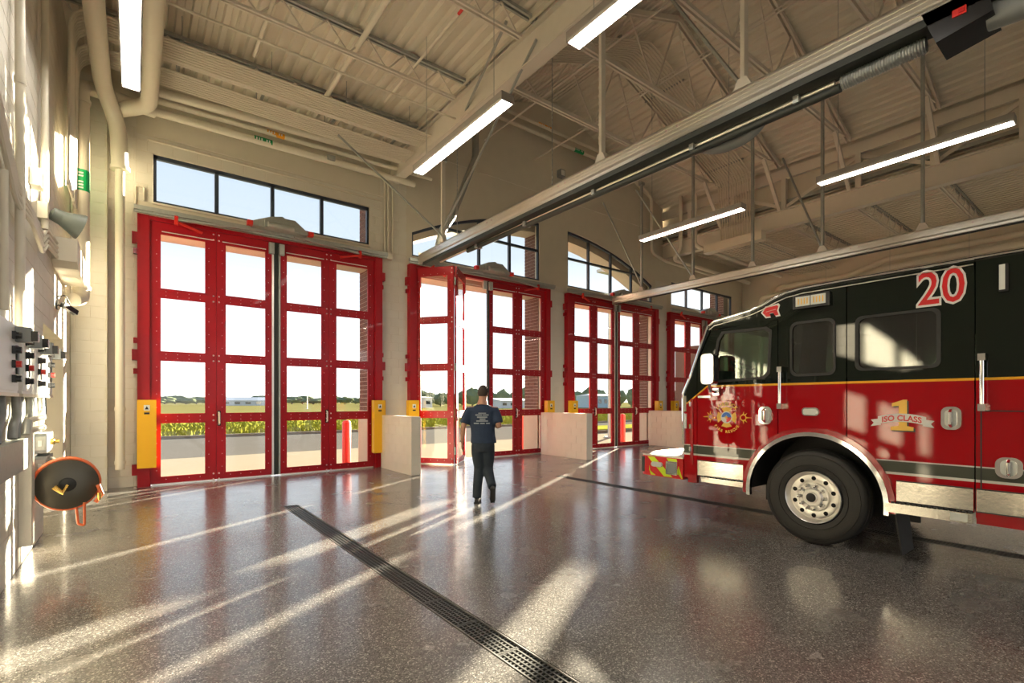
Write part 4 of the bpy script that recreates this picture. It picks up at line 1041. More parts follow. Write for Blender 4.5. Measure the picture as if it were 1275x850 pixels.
def edge(R): return AC+math.sqrt(R*R-(0.60-AZ)**2), AC-math.sqrt(R*R-(0.60-AZ)**2)
yf, yr = edge(AR)
panels = {
 'front_door': ([(3.70, 0.60), (3.70, 2.10), (3.50, 2.50), (2.675, 2.535)] + [p for p in reversed(archpts(yf, 2.675, AR))], [w1]),
 'wheel_panel': ([(2.665, 2.53), (3.50, 2.512), (3.50, 2.575)]+[(y, roofz(y)-0.03) for y in (3.46, 3.2, 2.99, 2.85, 2.72, 2.58, 2.4, 1.98)]+[p for p in reversed(archpts(2.665, 1.98, AR))], [w2]),
 'rear_door': ([(1.97, 2.835), (0.985, 2.835), (0.985, 0.60)]+[p for p in reversed(archpts(1.97, yr, AR))], [w3]),
 'body_side': ([(0.975, 2.84), (-6.0, 2.84), (-6.0, 0.55), (0.975, 0.55)], [rrect(-3.62, -2.18, 0.551, 1.15, 0.3)] if False else []),
 'nose_corner': ([(3.71, 0.56), (3.90, 0.56), (3.905, 1.69), (3.80, 1.92), (3.56, 2.56), (3.52, 2.50), (3.71, 2.11)], []),
}
for sd_, (ta, tb) in (('l', (XT, XT+0.03)), ('r', (XT2-0.03, XT2))):
    for nm, (outer, holes) in panels.items():
        # clean duplicates
        o2 = []
        for p in outer:
            if not o2 or (abs(p[0]-o2[-1][0])+abs(p[1]-o2[-1][1])) > 1e-4: o2.append(p)
        ob = part(nm, MB().plate(o2, holes, SP, ta, tb), M['livery'], tk)
        for h, g in zip(holes, ['truckglass' if nm == 'front_door' else 'darkglass']):
            cyv = sum(p[0] for p in h)/len(h); czv = sum(p[1] for p in h)/len(h)
            big = [(cyv+(p[0]-cyv)*1.07, czv+(p[1]-czv)*1.07) for p in h]; sm = [(cyv+(p[0]-cyv)*0.97, czv+(p[1]-czv)*0.97) for p in h]
            e0, e1 = (ta-0.008, ta+0.004) if sd_ == 'l' else (tb-0.004, tb+0.008)
            part('window_seal', MB().plate(big, [sm], SP, e0, e1), M['black'], ob)
            part('window_pane', MB().plate(h, [], SP, ta+0.012, ta+0.018), M[g], ob)
# core
core = MB()
lower = [(3.86, 0.62), (3.86, 1.70), (-6.0, 1.70), (-6.0, 0.62), (edge(0.72)[1], 0.62)]+[p for p in reversed(archpts(edge(0.72)[0], edge(0.72)[1], 0.72, 20))]
core.plate(lower, [], SP, XT+0.035, XT2-0.035); core.box(XT+0.035, XT2-0.035, -6.0, 0.9, 1.7, 2.82)
part('chassis_body', core, M['black'], tk)
part('rear_panel', MB().box(XT, XT2, -6.03, -6.0, 0.55, 2.84), M['truckred'], tk)
rf = MB(); rl = roofline+[(-6.03, 2.87)]
rf.plate([(y, z) for y, z in rl]+[(y, z-0.045) for y, z in reversed(rl)], [], SP, XT-0.005, XT2+0.005)
part('roof', rf, M['truckblack'], tk)
dr = MB(); dr.tube([(XT-0.012, y, z-0.02) for y, z in rl], 0.011, 6); dr.tube([(XT2+0.012, y, z-0.02) for y, z in rl], 0.011, 6)
part('drip_rail', dr, M['chrome'], tk, smooth=True)
dr = MB(); dr.tube([(XT-0.008, y, z-0.075) for y, z in rl[:8]]+[(XT-0.008, 0.99, 2.80)], 0.006, 6)
part('roof_moulding', dr, M['alu'], tk)
# windscreen and front
ws = MB(); ws.add([(6.0, 3.80, 1.90), (8.36, 3.80, 1.90), (8.36, 3.54, 2.56), (6.0, 3.54, 2.56), (6.0, 3.79, 1.895), (8.36, 3.79, 1.895), (8.36, 3.53, 2.555), (6.0, 3.53, 2.555)], [(0,1,2,3),(7,6,5,4),(0,4,5,1),(1,5,6,2),(2,6,7,3),(3,7,4,0)])
part('windscreen', ws, M['truckglass'], tk)
ff = MB(); ff.box(XT+.03, XT2-.03, 3.86, 3.905, 0.56, 1.69); ff.add([(XT+.03, 3.905, 1.69), (XT2-.03, 3.905, 1.69), (XT2-.03, 3.80, 1.90), (XT+.03, 3.80, 1.90), (XT+.03, 3.86, 1.69), (XT2-.03, 3.86, 1.69), (XT2-.03, 3.76, 1.90), (XT+.03, 3.76, 1.90)], [(0,1,2,3),(7,6,5,4),(0,4,5,1),(1,5,6,2),(2,6,7,3),(3,7,4,0)])
part('front_panel', ff, M['livery'], tk)
gr = MB(); gr.box(6.55, 7.81, 3.905, 3.94, 0.9, 1.6)
go_ = part('grille', gr, M['chrome'], tk)
for k in range(7): part('grille_bar', MB().box(6.6, 7.76, 3.94, 3.95, 0.96+k*0.09, 1.0+k*0.09), M['blackgloss'], go_)
for x in (6.06, 8.02): part('headlamp', MB().box(x, x+0.34, 3.905, 3.96, 1.0, 1.25), M['lens'], tk)
for X in (XT+0.0, XT2-0.0): part('corner_moulding', MB().tube([(X, 3.905, 1.0), (X, 3.912, 1.69), (X, 3.80, 1.92), (X, 3.55, 2.57)], 0.022, 8), M['chrome'], tk, smooth=True)
part('corner_lamp', MB().box(XT-0.015, XT+0.03, 3.86, 3.925, 1.45, 1.66), M['chrome'], tk)
part('corner_lamp', MB().box(XT-0.012, XT+0.03, 3.86, 3.925, 1.22, 1.42), M['lens'], tk)
part('hinge_post', MB().box(XT-0.012, XT, 3.76, 3.80, 0.75, 1.62), M['truckred'], tk)
for z in (0.95, 1.25, 1.55): part('hinge_knuckle', MB().cyl((XT-0.015, 3.80, z-.03), (XT-0.015, 3.80, z+.03), 0.014, 8), M['chrome'], tk)
# bumper
bp2 = [(XT, 3.92)]+[(XT+0.22-0.22*math.cos(a), 4.48+0.22*math.sin(a)) for a in [PI/2*i/6 for i in range(7)]]+[(XT2-0.22+0.22*math.sin(a), 4.48+0.22*math.cos(a)) for a in [PI/2*i/6 for i in range(7)]]+[(XT2, 3.92)]
bu = part('front_bumper', MB().plate(bp2, [], lambda u, v, t: (u, v, t), 0.52, 0.80), M['signred'], tk)
part('bumper_deck', MB().plate([(x, y) for x, y in bp2], [], lambda u, v, t: (u, v, t), 0.80, 0.825), M['alu'], bu)
ch = MB()
for (a, b) in (((4.50, 4.38), (4.22, 4.08)), ((4.56, 4.50), (4.46, 4.36)), ((4.18, 4.02), (3.94, 3.925))):
    ch.plate([(a[0], 0.79), (a[1], 0.79), (b[1], 0.53), (b[0], 0.53)] if a[0] < 4.55 else [(4.47, .66), (4.47, .6), (4.36, .53), (4.44, .53)], [], SP, XT-0.004, XT)
part('chevron_stripes', ch, M['lime'], bu)
for a, w_, h_ in ((4.33, 0.09, 0.035),): part('bumper_lamp', MB().plate(rrect(a-w_, a+w_, .69-h_, .69+h_, .035), [], SP, XT-0.03, XT), M['lens'], bu)
part('bumper_lamp', MB().plate(rrect(3.985, 4.17, .57, .755, .02), [rrect(4.005, 4.15, .59, .735, .02)], SP, XT-0.035, XT), M['chrome'], bu)
part('bumper_lamp_lens', MB().box(XT-0.02, XT, 4.005, 4.15, .59, .735), M['greypl'], bu)
part('bumper_nose_cap', MB().plate([(XT+0.02, 4.56), (XT+0.22, 4.69), (XT+0.22, 4.72), (XT-0.005, 4.60)], [], lambda u, v, t: (u, v, t), 0.56, 0.78), M['blackgloss'], bu)
# polished skirt
for (a, b) in ((3.695, yf+0.02), (yr-0.02, 0.99), (0.97, -2.1), (-3.7, -5.98)):
    z0, z1 = 0.605, 0.81
    sk = part('polished_kickplate', MB().box(XT-0.006, XT, b, a, z0, z1), M['brushed'], tk)
    part('kickplate_edge', MB().box(XT-0.010, XT-0.006, b, a, z1-0.008, z1+0.004), M['black'], sk)
    part('kickplate_edge', MB().box(XT-0.010, XT-0.006, b, a, z0-0.004, z0+0.006), M['black'], sk)
for (a, b, z0, z1) in ((3.62, 3.06, 0.535, 0.60), (1.63, 0.99, 0.50, 0.59)):
    st = MB().box(XT-0.05, XT+0.25, b, a, z0, z1)
    so_ = part('step', st, M['brushed'], tk)
    tr_ = MB(); n = int((a-b)/0.04)
    for i in range(n): tr_.box(XT-0.055, XT-0.02, b+i*0.04+0.005, b+i*0.04+0.03, z1, z1+0.012)
    part('step_tread', tr_, M['black'], so_)
part('step_lamp', MB().box(XT-0.055, XT-0.049, 1.02, 1.14, 0.51, 0.58), M['signblue'] if False else M['lens'], tk)
lo_ = MB(); lo_.box(XT-0.004, XT+0.05, 0.55-6.5, 0.97, 0.50, 0.60); lo_.box(XT-.004, XT+.05, 3.71, 3.84, 0.50, 0.60)
part('sill_rail', lo_, M['truckred'], tk)
# wheel arch trim
def arcring(R0, R1, x0, x1, a0=-6, a1=186):
    o_ = arc((AC, AZ), R1, a0, a1, 36); i_ = arc((AC, AZ), R0, a1, a0, 36)
    return MB().plate(o_+i_, [], SP, x0, x1)
part('wheel_arch_trim', arcring(0.672, 0.715, XT-0.035, XT+0.02), M['chrome'], tk, smooth=True, label='chrome wheel arch ring')
part('wheel_arch_flange', arcring(0.715, 0.765, XT-0.02, XT+0.03, -4, 184), M['truckred'], tk, smooth=True)
part('wheel_arch_liner', arcring(0.70, 0.712, XT+0.02, XT+0.7, 0, 180), M['black'], tk, smooth=True)
part('wheel_arch_back', MB().box(XT+0.65, XT+0.68, AC-0.8, AC+0.8, 0.3, 1.3), M['black'], tk)
part('axle', MB().cyl((6.1, AC, 0.525), (8.3, AC, 0.525), 0.09, 12), M['black'], tk)
mfl = MB(); mfl.add([(6.0, 1.60, 0.56), (6.42, 1.60, 0.56), (6.40, 1.54, 0.06), (6.04, 1.54, 0.06), (6.0, 1.585, 0.56), (6.42, 1.585, 0.56), (6.40, 1.525, 0.06), (6.04, 1.525, 0.06)], [(0,1,2,3),(7,6,5,4),(0,4,5,1),(1,5,6,2),(2,6,7,3),(3,7,4,0)])
part('mud_flap', mfl, M['black'], tk)
def wheel(cy_, side):
    c = (XT+0.02 if side < 0 else XT2-0.02, cy_, 0.525); ax = (1, 0, 0) if side < 0 else (-1, 0, 0)
    tp = [(0.05, .285), (0.012, .30), (0.0, .34), (-0.004, .40), (0.0, .455), (0.012, .485), (0.028, .508), (0.05, .520), (0.065, .522), (0.07, .514), (0.078, .514), (0.083, .524), (0.13, .525), (0.135, .516), (0.143, .516), (0.148, .525), (0.20, .524), (0.205, .516), (0.213, .516), (0.218, .522), (0.25, .515), (0.28, .48), (0.29, .40), (0.28, .285)]
    t = part('tire', MB().lathe(tp, c, ax, 64, close=True), M['tire'], tk, smooth=True)
    # raised sidewall rings and shoulder blocks
    rg = MB(); rg.lathe([(-0.003, .35), (-0.010, .353), (-0.003, .356)], c, ax, 48, caps=False); rg.lathe([(0.003, .46), (-0.004, .463), (0.003, .466)], c, ax, 48, caps=False)
    part('sidewall_ring', rg, M['tire'], t, smooth=True)
    rim = [(0.05, .288), (0.0, .288), (-0.006, .283), (0.0, .276), (0.02, .268), (0.035, .255), (0.05, .245), (0.045, .235), (0.05, .175), (0.055, .160), (0.03, .155), (0.025, .150), (0.025, .105), (-0.005, .098), (-0.012, .09), (-0.012, .062), (-0.025, .060), (-0.03, .055), (-0.03, .0)]
    rb = part('rim', MB().lathe(rim, c, ax, 56, caps=False), M['rimmetal'], tk, smooth=True)
    ho = MB(); lu = MB()
    for k in range(10):
        a = 2*PI*(k+0.5)/10; p = Vector(c)+Vector((0, math.cos(a)*0.205, math.sin(a)*0.205)); ho.lathe([(0.044, 0.024), (0.043, 0.0)], p, ax, 12, caps=False)
        a = 2*PI*k/10; p = Vector(c)+Vector((0, math.cos(a)*0.128, math.sin(a)*0.128))
        l = MB().lathe([(0.03, 0.023), (-0.006, 0.022), (-0.014, 0.016), (-0.05, 0.013), (-0.053, 0)], p, ax, 8); part('lug_nut', l, M['chrome'], rb, smooth=True)
    part('hand_holes', ho, M['dark'], rb, kind='stuff')
    part('hub_cap', MB().lathe([(-0.031, .05), (-0.034, .045), (-0.034, .0)], c, ax, 20), M['black'], rb, smooth=True)
wheel(AC, -1); wheel(AC, 1)
# interior of the cab
it = MB(); it.box(XT+0.06, XT2-0.06, 0.9, 3.7, 1.70, 1.74); it.box(6.0, 8.36, 0.90, 0.95, 1.7, 2.8)
part('cab_floor', it, M['cabin'], tk)
dsh = MB(); dsh.plate([(3.72, 1.7), (3.72, 1.92), (3.40, 1.98), (3.35, 1.7)], [], SP, XT+0.06, XT2-0.06)
part('dashboard', dsh, M['cabin'], tk)
sw = MB(); cst = Vector((6.42, 3.30, 2.02)); ax_ = Vector((0, 0.5, -0.85)).normalized(); u_ = Vector((1, 0, 0)); v_ = ax_.cross(u_)
sw.tube([cst+(u_*math.cos(2*PI*j/24)+v_*math.sin(2*PI*j/24))*0.20 for j in range(25)], 0.014, 8, caps=False); sw.bar(cst-u_*0.2, cst+u_*0.2, 0.03, 0.02); sw.cyl(cst, cst+ax_*0.3, 0.03, 8)
part('steering_wheel', sw, M['blackgloss'], tk, smooth=True)
for x in (6.45, 7.9):
    for y in (2.75, 1.45):
        s_ = MB(); s_.box(x-0.24, x+0.24, y-0.25, y+0.22, 1.74, 1.90); s_.plate([(y-0.3, 1.9), (y-0.18, 1.9), (y-0.24, 2.5), (y-0.34, 2.5)], [], SP, x-0.22, x+0.22)
        part('cab_seat', s_, M['seat'], tk)
# side fittings, driver's side
def oval(cyv, cz, wy, wz, x0, x1, m, nm, label=None, parent=None):
    return part(nm, MB().plate(rrect(cyv-wy, cyv+wy, cz-wz, cz+wz, min(wy, wz)*0.75, 6), [], SP, x0, x1), M[m], parent or tk, label=label)
for (y, z, a, b) in ((2.81, 1.42, .075, .105), (1.14, 1.43, .07, .105), (0.765, 1.015, .085, .09)):
    o_ = oval(y, z, a, b, XT-0.018, XT, 'chrome', 'door_handle')
    oval(y, z, a*0.62, b*0.72, XT-0.022, XT-0.018, 'lens', 'handle_recess', parent=o_)
    part('handle_grip', MB().tube([(XT-0.02, y, z+b*0.7), (XT-0.05, y, z+b*0.5), (XT-0.05, y, z-b*0.5), (XT-0.02, y, z-b*0.7)], 0.014, 8), M['chrome'], o_, smooth=True)
o_ = oval(2.32, 1.47, .085, .045, XT-0.02, XT, 'chrome', 'marker_lamp'); oval(2.32, 1.47, .07, .033, XT-0.028, XT-0.02, 'lens', 'lamp_lens', parent=o_)
oval(3.60, 1.645, .09, .014, XT-0.01, XT, 'mirror', 'vent_badge')
for (y, z0, z1) in ((2.62, 1.53, 1.95), (0.925, 1.53, 1.97)):
    g_ = part('grab_rail', MB().tube([(XT-0.07, y, z0), (XT-0.07, y, z1)], 0.018, 12), M['chrome'], tk, smooth=True)
    for z in (z0, z1): part('rail_bracket', MB().box(XT-0.09, XT, y-0.025, y+0.025, z-0.03, z+0.03), M['chrome'], g_)
l_ = part('warning_lamp', MB().box(XT-0.045, XT, 2.12, 2.49, 2.615, 2.765), M['blackgloss'], tk)
for k in range(2):
    a = 2.155+k*0.155; part('lamp_lens', MB().box(XT-0.055, XT-0.045, a, a+0.145, 2.64, 2.745), M['lens'], l_)
    for q in range(4): part('lamp_rib', MB().box(XT-0.058, XT-0.055, a+0.02+q*0.03, a+0.03+q*0.03, 2.66, 2.725), M['signgold'], l_)
l_ = part('marker_lamp', MB().box(XT-0.03, XT, 0.765, 0.825, 2.525, 2.76), M['blackgloss'], tk); part('lamp_lens', MB().box(XT-0.036, XT-0.03, 0.785, 0.822, 2.54, 2.755), M['lens'], l_)
# mirror
m_ = part('mirror_head', MB().plate(rrect(3.33, 3.50, 1.80, 2.18, 0.05), [], SP, 5.68, 5.80), M['mirror'], tk, label='polished mirror head')
part('mirror_glass', MB().box(5.70, 5.79, 3.322, 3.33, 1.84, 2.14), M['blackgloss'], m_)
part('mirror_arm', MB().tube([(5.74, 3.42, 1.80), (5.78, 3.42, 1.72), (5.92, 3.42, 1.70)], 0.018, 8), M['chrome'], m_, smooth=True)
part('mirror_base', MB().box(XT-0.05, XT, 3.37, 3.46, 1.66, 1.75), M['mirror'], tk)
# compartment seams on the body side
sm = MB(); sm.box(XT-0.003, XT, 0.935, 0.945, 0.60, 1.50); sm.box(XT-0.003, XT, -1.4, 0.94, 1.495, 1.505); sm.box(XT-0.003, XT, 0.915-2.3, 0.92, 0.598, 0.606)
part('compartment_seam', sm, M['black'], tk)
for (a, b) in ((-1.4, 0.5), (-4.6, -3.9)): pass
# decals
def decal(mbx, y0, z0, sx=1.0, sz=1.0, lift=0.003, shear=0.0):
    mbx.v = [(XT-lift, y0-(v[0]*sx+v[1]*shear), z0+v[1]*sz) for v in mbx.v]; return mbx
dn = part('number_decal', decal(textmb('20', 0.44, 0.022), 1.215, 2.495, 0.80, 1.0, 0.003), M['signwhite'], tk)
part('number_face', decal(textmb('20', 0.44, 0.002), 1.215, 2.495, 0.80, 1.0, 0.0045), M['signred'], dn)
one = MB()
def onepoly(dy, dz, lift):
    P_ = [(-.085, 0), (.095, 0), (.095, .035), (.045, .045), (.045, .30), (.015, .30), (-.075, .265), (-.075, .235), (-.02, .24), (-.02, .045), (-.085, .035)]
    return MB().plate(P_, [], lambda u, v, t: (XT-t, 1.51-(u+dy), 1.30+v+dz), 0.0, lift)
io = part('class_decal', onepoly(0.012, -0.012, 0.003), M['signshadow'], tk)
part('gold_numeral', onepoly(0, 0, 0.0045), M['signgold'], io)
rb_ = MB(); top_ = []; bot_ = []
for i in range(13):
    u = -0.19+0.38*i/12; k = 0.03*(1-(u/0.19)**2); top_.append((u, 1.435+k)); bot_.append((u, 1.355+k))
rb_.plate(top_+bot_[::-1], [], lambda u, v, t: (XT-t, 1.51-u, v), 0.004, 0.0065)
for s in (-1, 1): rb_.plate([(s*.165, 1.415), (s*.25, 1.40), (s*.225, 1.37), (s*.25, 1.335), (s*.165, 1.35)], [], lambda u, v, t: (XT-t, 1.51-u, v), 0.003, 0.005)
part('ribbon', rb_, M['signwhite'], io)
tx = textmb('ISO CLASS', 0.075, 0.0022); tx.v = [(XT-0.0075, 1.51-v[0]*0.92, 1.367+0.03*(1-(v[0]*0.92/0.19)**2)+v[1]) for v in tx.v]
part('ribbon_lettering', tx, M['signred'], io)
ey, ez = 3.295, 1.385
def E(u, v, t): return (XT-t, ey-u, ez+v)
em = part('department_emblem', MB().plate([(math.cos(a)*0.075, math.sin(a)*0.075) for a in [2*PI*i/32 for i in range(32)]], [], E, 0, 0.005), M['signwhite'], tk)
mc = MB()
for k in range(4):
    a = k*PI/2+PI/2; c_, s_ = math.cos(a), math.sin(a); P_ = [(-0.03, 0.06), (-0.07, 0.115), (-0.045, 0.118), (0, 0.130), (0.045, 0.118), (0.07, 0.115), (0.03, 0.06)]
    mc.plate([(p[0]*s_+p[1]*c_, -p[0]*c_+p[1]*s_) for p in P_], [], E, 0, 0.003)
part('cross_arms', mc, M['signwhite'] if False else M['signgold'], em)
half = [(math.cos(a)*0.062, math.sin(a)*0.062) for a in [PI*i/16 for i in range(17)]]
part('blue_field', MB().plate(half, [], E, 0.005, 0.0065), M['signblue'], em)
part('red_field', MB().plate([(0, 0)]+[(math.cos(a)*0.062, math.sin(a)*0.062) for a in [-PI/2+PI/2*i/8 for i in range(9)]], [], E, 0.005, 0.0065), M['signred'], em)
part('gold_star', MB().plate([((0.026 if i % 2 == 0 else 0.011)*math.sin(2*PI*i/10), (0.026 if i % 2 == 0 else 0.011)*math.cos(2*PI*i/10)) for i in range(10)], [], E, 0.0065, 0.008), M['signgold'], em)
def arctext(s, R, a_c, size, inner, m_):
    out = MB(); step = size*0.66/R; n = len(s)
    for i, chh in enumerate(s):
        if chh == ' ': continue
        t_ = textmb(chh, size, 0.0016)
        off = (i-(n-1)/2)*step
        a = a_c-off if not inner else a_c+off
        for_v = []
        for v in t_.v:
            if not inner: r_ = R+v[1]; aa = a; ux = v[0]; x = r_*math.cos(aa)+ux*math.sin(aa); y = r_*math.sin(aa)-ux*math.cos(aa)
            else: r_ = R-v[1]+size*0.7; aa = a; ux = v[0]; x = r_*math.cos(aa)-ux*math.sin(aa); y = r_*math.sin(aa)+ux*math.cos(aa)
            for_v.append(E(x, y, 0.004))
        out.add(for_v, t_.f)
    return out
part('emblem_lettering', arctext('LUBBOCK', 0.150, PI/2, 0.060, False, None), M['signgold'], em)
part('emblem_lettering', arctext('FIRE RESCUE', 0.165, -PI/2, 0.046, True, None), M['signgold'], em)
for s in (-1, 1):
    fl = MB(); fl.tube([E(s*(0.215+0.035*math.cos(2*PI*i/14)), 0.035*math.sin(2*PI*i/14), 0.003) for i in range(15)], 0.006, 4)
    for (a, b) in (((.25, 0), (.32, 0.0)), ((.215, .035), (.222, .075)), ((.215, -.035), (.222, -.075)), ((.235, .03), (.262, .055)), ((.235, -.03), (.262, -.055))):
        fl.tube([E(s*a[0], a[1], 0.003), E(s*b[0], b[1], 0.003)], [0.010, 0.002], 5)
    part('gold_flourish', fl, M['signgold'], em)
# chevron badge above the driver's door
P_ = [(-.10, .0), (-.055, .06), (.085, .075), (.10, .055), (.085, .005), (.105, -.055), (.06, -.06), (.035, -.015), (-.01, -.02), (.005, -.06), (-.05, -.06)]
bd = part('door_badge', MB().plate([(u*1.08, v*1.15) for u, v in P_], [], lambda u, v, t: (XT-t, 2.755-u, 2.635+v), 0, 0.003), M['signwhite'], tk)
part('badge_face', MB().plate([(u*0.9, v*0.88) for u, v in P_], [], lambda u, v, t: (XT-t, 2.755-u, 2.635+v), 0.003, 0.005), M['signred'], bd)
part('badge_bar', MB().bar((XT-0.006, 2.80, 2.64), (XT-0.006, 2.69, 2.655), 0.012, 0.002), M['signwhite'], bd)
# roof equipment glimpsed above the front corner
part('roof_light_bar', MB().box(6.7, 8.1, 3.0, 3.3, 2.66, 2.84), M['lens'], tk)
# ================================================================== walking man
pr = thing('person', 'man in a navy t-shirt and dark trousers walking away towards the open red door', 'person', (4.30, 6.45, 0))
F_ = Vector((0.56, 0.83, 0)).normalized(); R_ = Vector((F_.y, -F_.x, 0)); O_ = Vector((4.33, 6.46, 0))
def L(a, b, z): return O_+R_*a+F_*b+Vector((0, 0, z))
def ell(b, c, ra, rb, rz, n=14, m=10, tilt=0):
    vs = []; fs = []
    for i in range(m+1):
        t = PI*i/m
        for j in range(n):
            p = 2*PI*j/n; vs.append(c+R_*(ra*math.sin(t)*math.cos(p))+F_*(rb*math.sin(t)*math.sin(p))+Vector((0, 0, rz*math.cos(t))))
    for i in range(m):
        for j in range(n): fs.append((i*n+j, i*n+(j+1) % n, (i+1)*n+(j+1) % n, (i+1)*n+j))
    b.add(vs, fs)
def loft(b, secs, n=20):
    # secs: (centre, ra, rb)
    vs = []; fs = []
    for c, ra, rb in secs:
        for j in range(n):
            p = 2*PI*j/n; vs.append(c+R_*(ra*math.cos(p))+F_*(rb*math.sin(p)))
    for i in range(len(secs)-1):
        for j in range(n): fs.append((i*n+j, i*n+(j+1) % n, (i+1)*n+(j+1) % n, (i+1)*n+j))
    fs.append(tuple(range(n))); fs.append(tuple((len(secs)-1)*n+j for j in reversed(range(n)))); b.add(vs, fs)
def remesh(o, vox, sm=3):
    m = o.modifiers.new('remesh', 'REMESH'); m.mode = 'VOXEL'; m.voxel_size = vox; m.use_smooth_shade = True
    s = o.modifiers.new('smooth', 'SMOOTH'); s.iterations = sm; s.factor = 0.5
    return o
def limb(b, pts, rs, n=12): b.tube([Vector(p) for p in pts], rs, n)
bd_ = MB()
HC = L(0.035, 0.06, 1.718)
ell(bd_, HC+Vector((0, 0, 0.012)), 0.081, 0.098, 0.110, 18, 14); ell(bd_, HC+F_*0.03+Vector((0, 0, -0.06)), 0.055, 0.06, 0.062)
yaw = (F_*0.93+R_*0.36).normalized(); side = yaw.cross(Vector((0, 0, 1))).normalized()
limb(bd_, [HC+yaw*0.09+Vector((0, 0, 0.02)), HC+yaw*0.118+Vector((0, 0, -0.025)), HC+yaw*0.095+Vector((0, 0, -0.035))], [0.008, 0.015, 0.012], 8)
for s in (-1, 1):
    ell(bd_, HC+side*s*0.078-yaw*0.005+Vector((0, 0, -0.01)), 0.013, 0.022, 0.034)
limb(bd_, [HC+Vector((0, 0, -0.05)), L(0.03, 0.03, 1.60), L(0.025, 0.01, 1.52)], [0.066, 0.070, 0.095])
ell(bd_, L(0.02, 0.01, 1.40), 0.15, 0.09, 0.14)
# arms
LS, LE, LW = L(-0.185, 0.0, 1.46), L(-0.275, -0.03, 1.18), L(-0.295, 0.02, 0.94)
RS, RE, RW = L(0.225, 0.0, 1.455), L(0.285, -0.06, 1.19), L(0.22, 0.16, 1.21)
limb(bd_, [L(-.06, 0, 1.46), LS, (LS+LE)/2, LE, (LE*2+LW)/3, LW], [0.05, 0.055, 0.05, 0.040, 0.041, 0.027])
limb(bd_, [L(.1, 0, 1.46), RS, (RS+RE)/2, RE, (RE*2+RW)/3, RW], [0.05, 0.055, 0.05, 0.040, 0.041, 0.028])
def hand(b, Wp, d, palm_n, thumb_side):
    d = d.normalized(); pn = palm_n.normalized(); sd2 = d.cross(pn).normalized()
    c0 = Wp; c1 = Wp+d*0.085
    for k, o_ in enumerate((-0.028, -0.010, 0.010, 0.027)):
        limb(b, [c0+sd2*o_*0.6, c1+sd2*o_], [0.016, 0.0135], 8)
        ln = (0.062, 0.075, 0.070, 0.055)[k] if thumb_side > 0 else (0.055, 0.070, 0.075, 0.062)[k]
        p1 = c1+sd2*o_*1.05; p2 = p1+d*ln*0.5+pn*0.010; p3 = p2+d*ln*0.35+pn*0.022
        limb(b, [p1, p2, p3], [0.0105, 0.0092, 0.0078], 8)
    t0 = c0+d*0.02-sd2*thumb_side*0.02; t1 = t0-sd2*thumb_side*0.032+d*0.03+pn*0.008; t2 = t1+d*0.035+pn*0.014-sd2*thumb_side*0.006
    limb(b, [t0, t1, t2], [0.014, 0.012, 0.009], 8)
hand(bd_, LW, Vector((0.0, 0.0, -1))+F_*0.12, R_, 1)
hand(bd_, RW, F_*0.9-R_*0.35+Vector((0, 0, 0.15)), -R_, -1)
body = part('body', bd_, M['skin'], pr, smooth=True); remesh(body, 0.0065, 3)
# hair cap, short
hb2 = MB(); 
n, m = 20, 12; vs = []; fs = []
for i in range(m+1):
    t = PI*0.70*i/m
    for j in range(n):
        p = 2*PI*j/n; d = side*math.cos(p)*math.sin(t)-yaw*math.sin(p)*math.sin(t)+Vector((0, 0, math.cos(t)))
        back = -d.dot(yaw); lim = 0.42+0.26*max(0.0, min(1.0, 0.5+back*1.2))
        tt = min(t, PI*lim); d = side*math.cos(p)*math.sin(tt)-yaw*math.sin(p)*math.sin(tt)+Vector((0, 0, math.cos(tt)))
        vs.append(HC+Vector((0, 0, 0.013))+Vector((d.x*0.0, d.y*0.0, 0))+R_*d.dot(R_)*0.086+F_*d.dot(F_)*0.104+Vector((0, 0, d.z*0.115)))
for i in range(m):
    for j in range(n): fs.append((i*n+j, i*n+(j+1) % n, (i+1)*n+(j+1) % n, (i+1)*n+j))
hb2.add(vs, fs)
part('hair', hb2, M['hair'], pr, smooth=True, label='short dark hair')
for s in (-1, 1):
    p = HC+yaw*0.094+side*s*0.032+Vector((0, 0, 0.008)); e_ = MB(); e_.lathe([(-.008, .001), (-0.004, .010), (0.004, .010), (0.008, .001)], p, yaw, 10)
    part('eye', e_, M['white'], body, smooth=True)
mo = MB(); mo.bar(HC+yaw*0.100-side*0.022+Vector((0, 0, -0.062)), HC+yaw*0.100+side*0.022+Vector((0, 0, -0.062)), 0.01, 0.008)
part('mouth', mo, M['redpl'], body)
# t-shirt
sh = MB()
loft(sh, [(L(0.045, 0, 0.93), .205, .130), (L(0.04, 0, 0.98), .200, .130), (L(0.035, 0, 1.06), .190, .125), (L(0.03, 0, 1.15), .190, .120), (L(0.02, 0, 1.27), .205, .122), (L(0.02, 0, 1.38), .220, .122), (L(0.02, 0, 1.44), .215, .112), (L(0.022, 0.005, 1.485), .175, .095), (L(0.025, 0.01, 1.52), .115, .080), (L(0.025, 0.01, 1.55), .078, .072)])
limb(sh, [L(-0.10, 0, 1.42), LS+Vector((0, 0, -0.03)), LS*0.62+LE*0.38, LS*0.22+LE*0.78], [0.088, 0.075, 0.076, 0.080], 14)
limb(sh, [L(0.14, 0, 1.42), RS+Vector((0, 0, -0.03)), RS*0.62+RE*0.38, RS*0.22+RE*0.78], [0.088, 0.075, 0.076, 0.080], 14)
shirt = part('t_shirt', sh, M['navy'], pr, smooth=True); remesh(shirt, 0.012, 5)
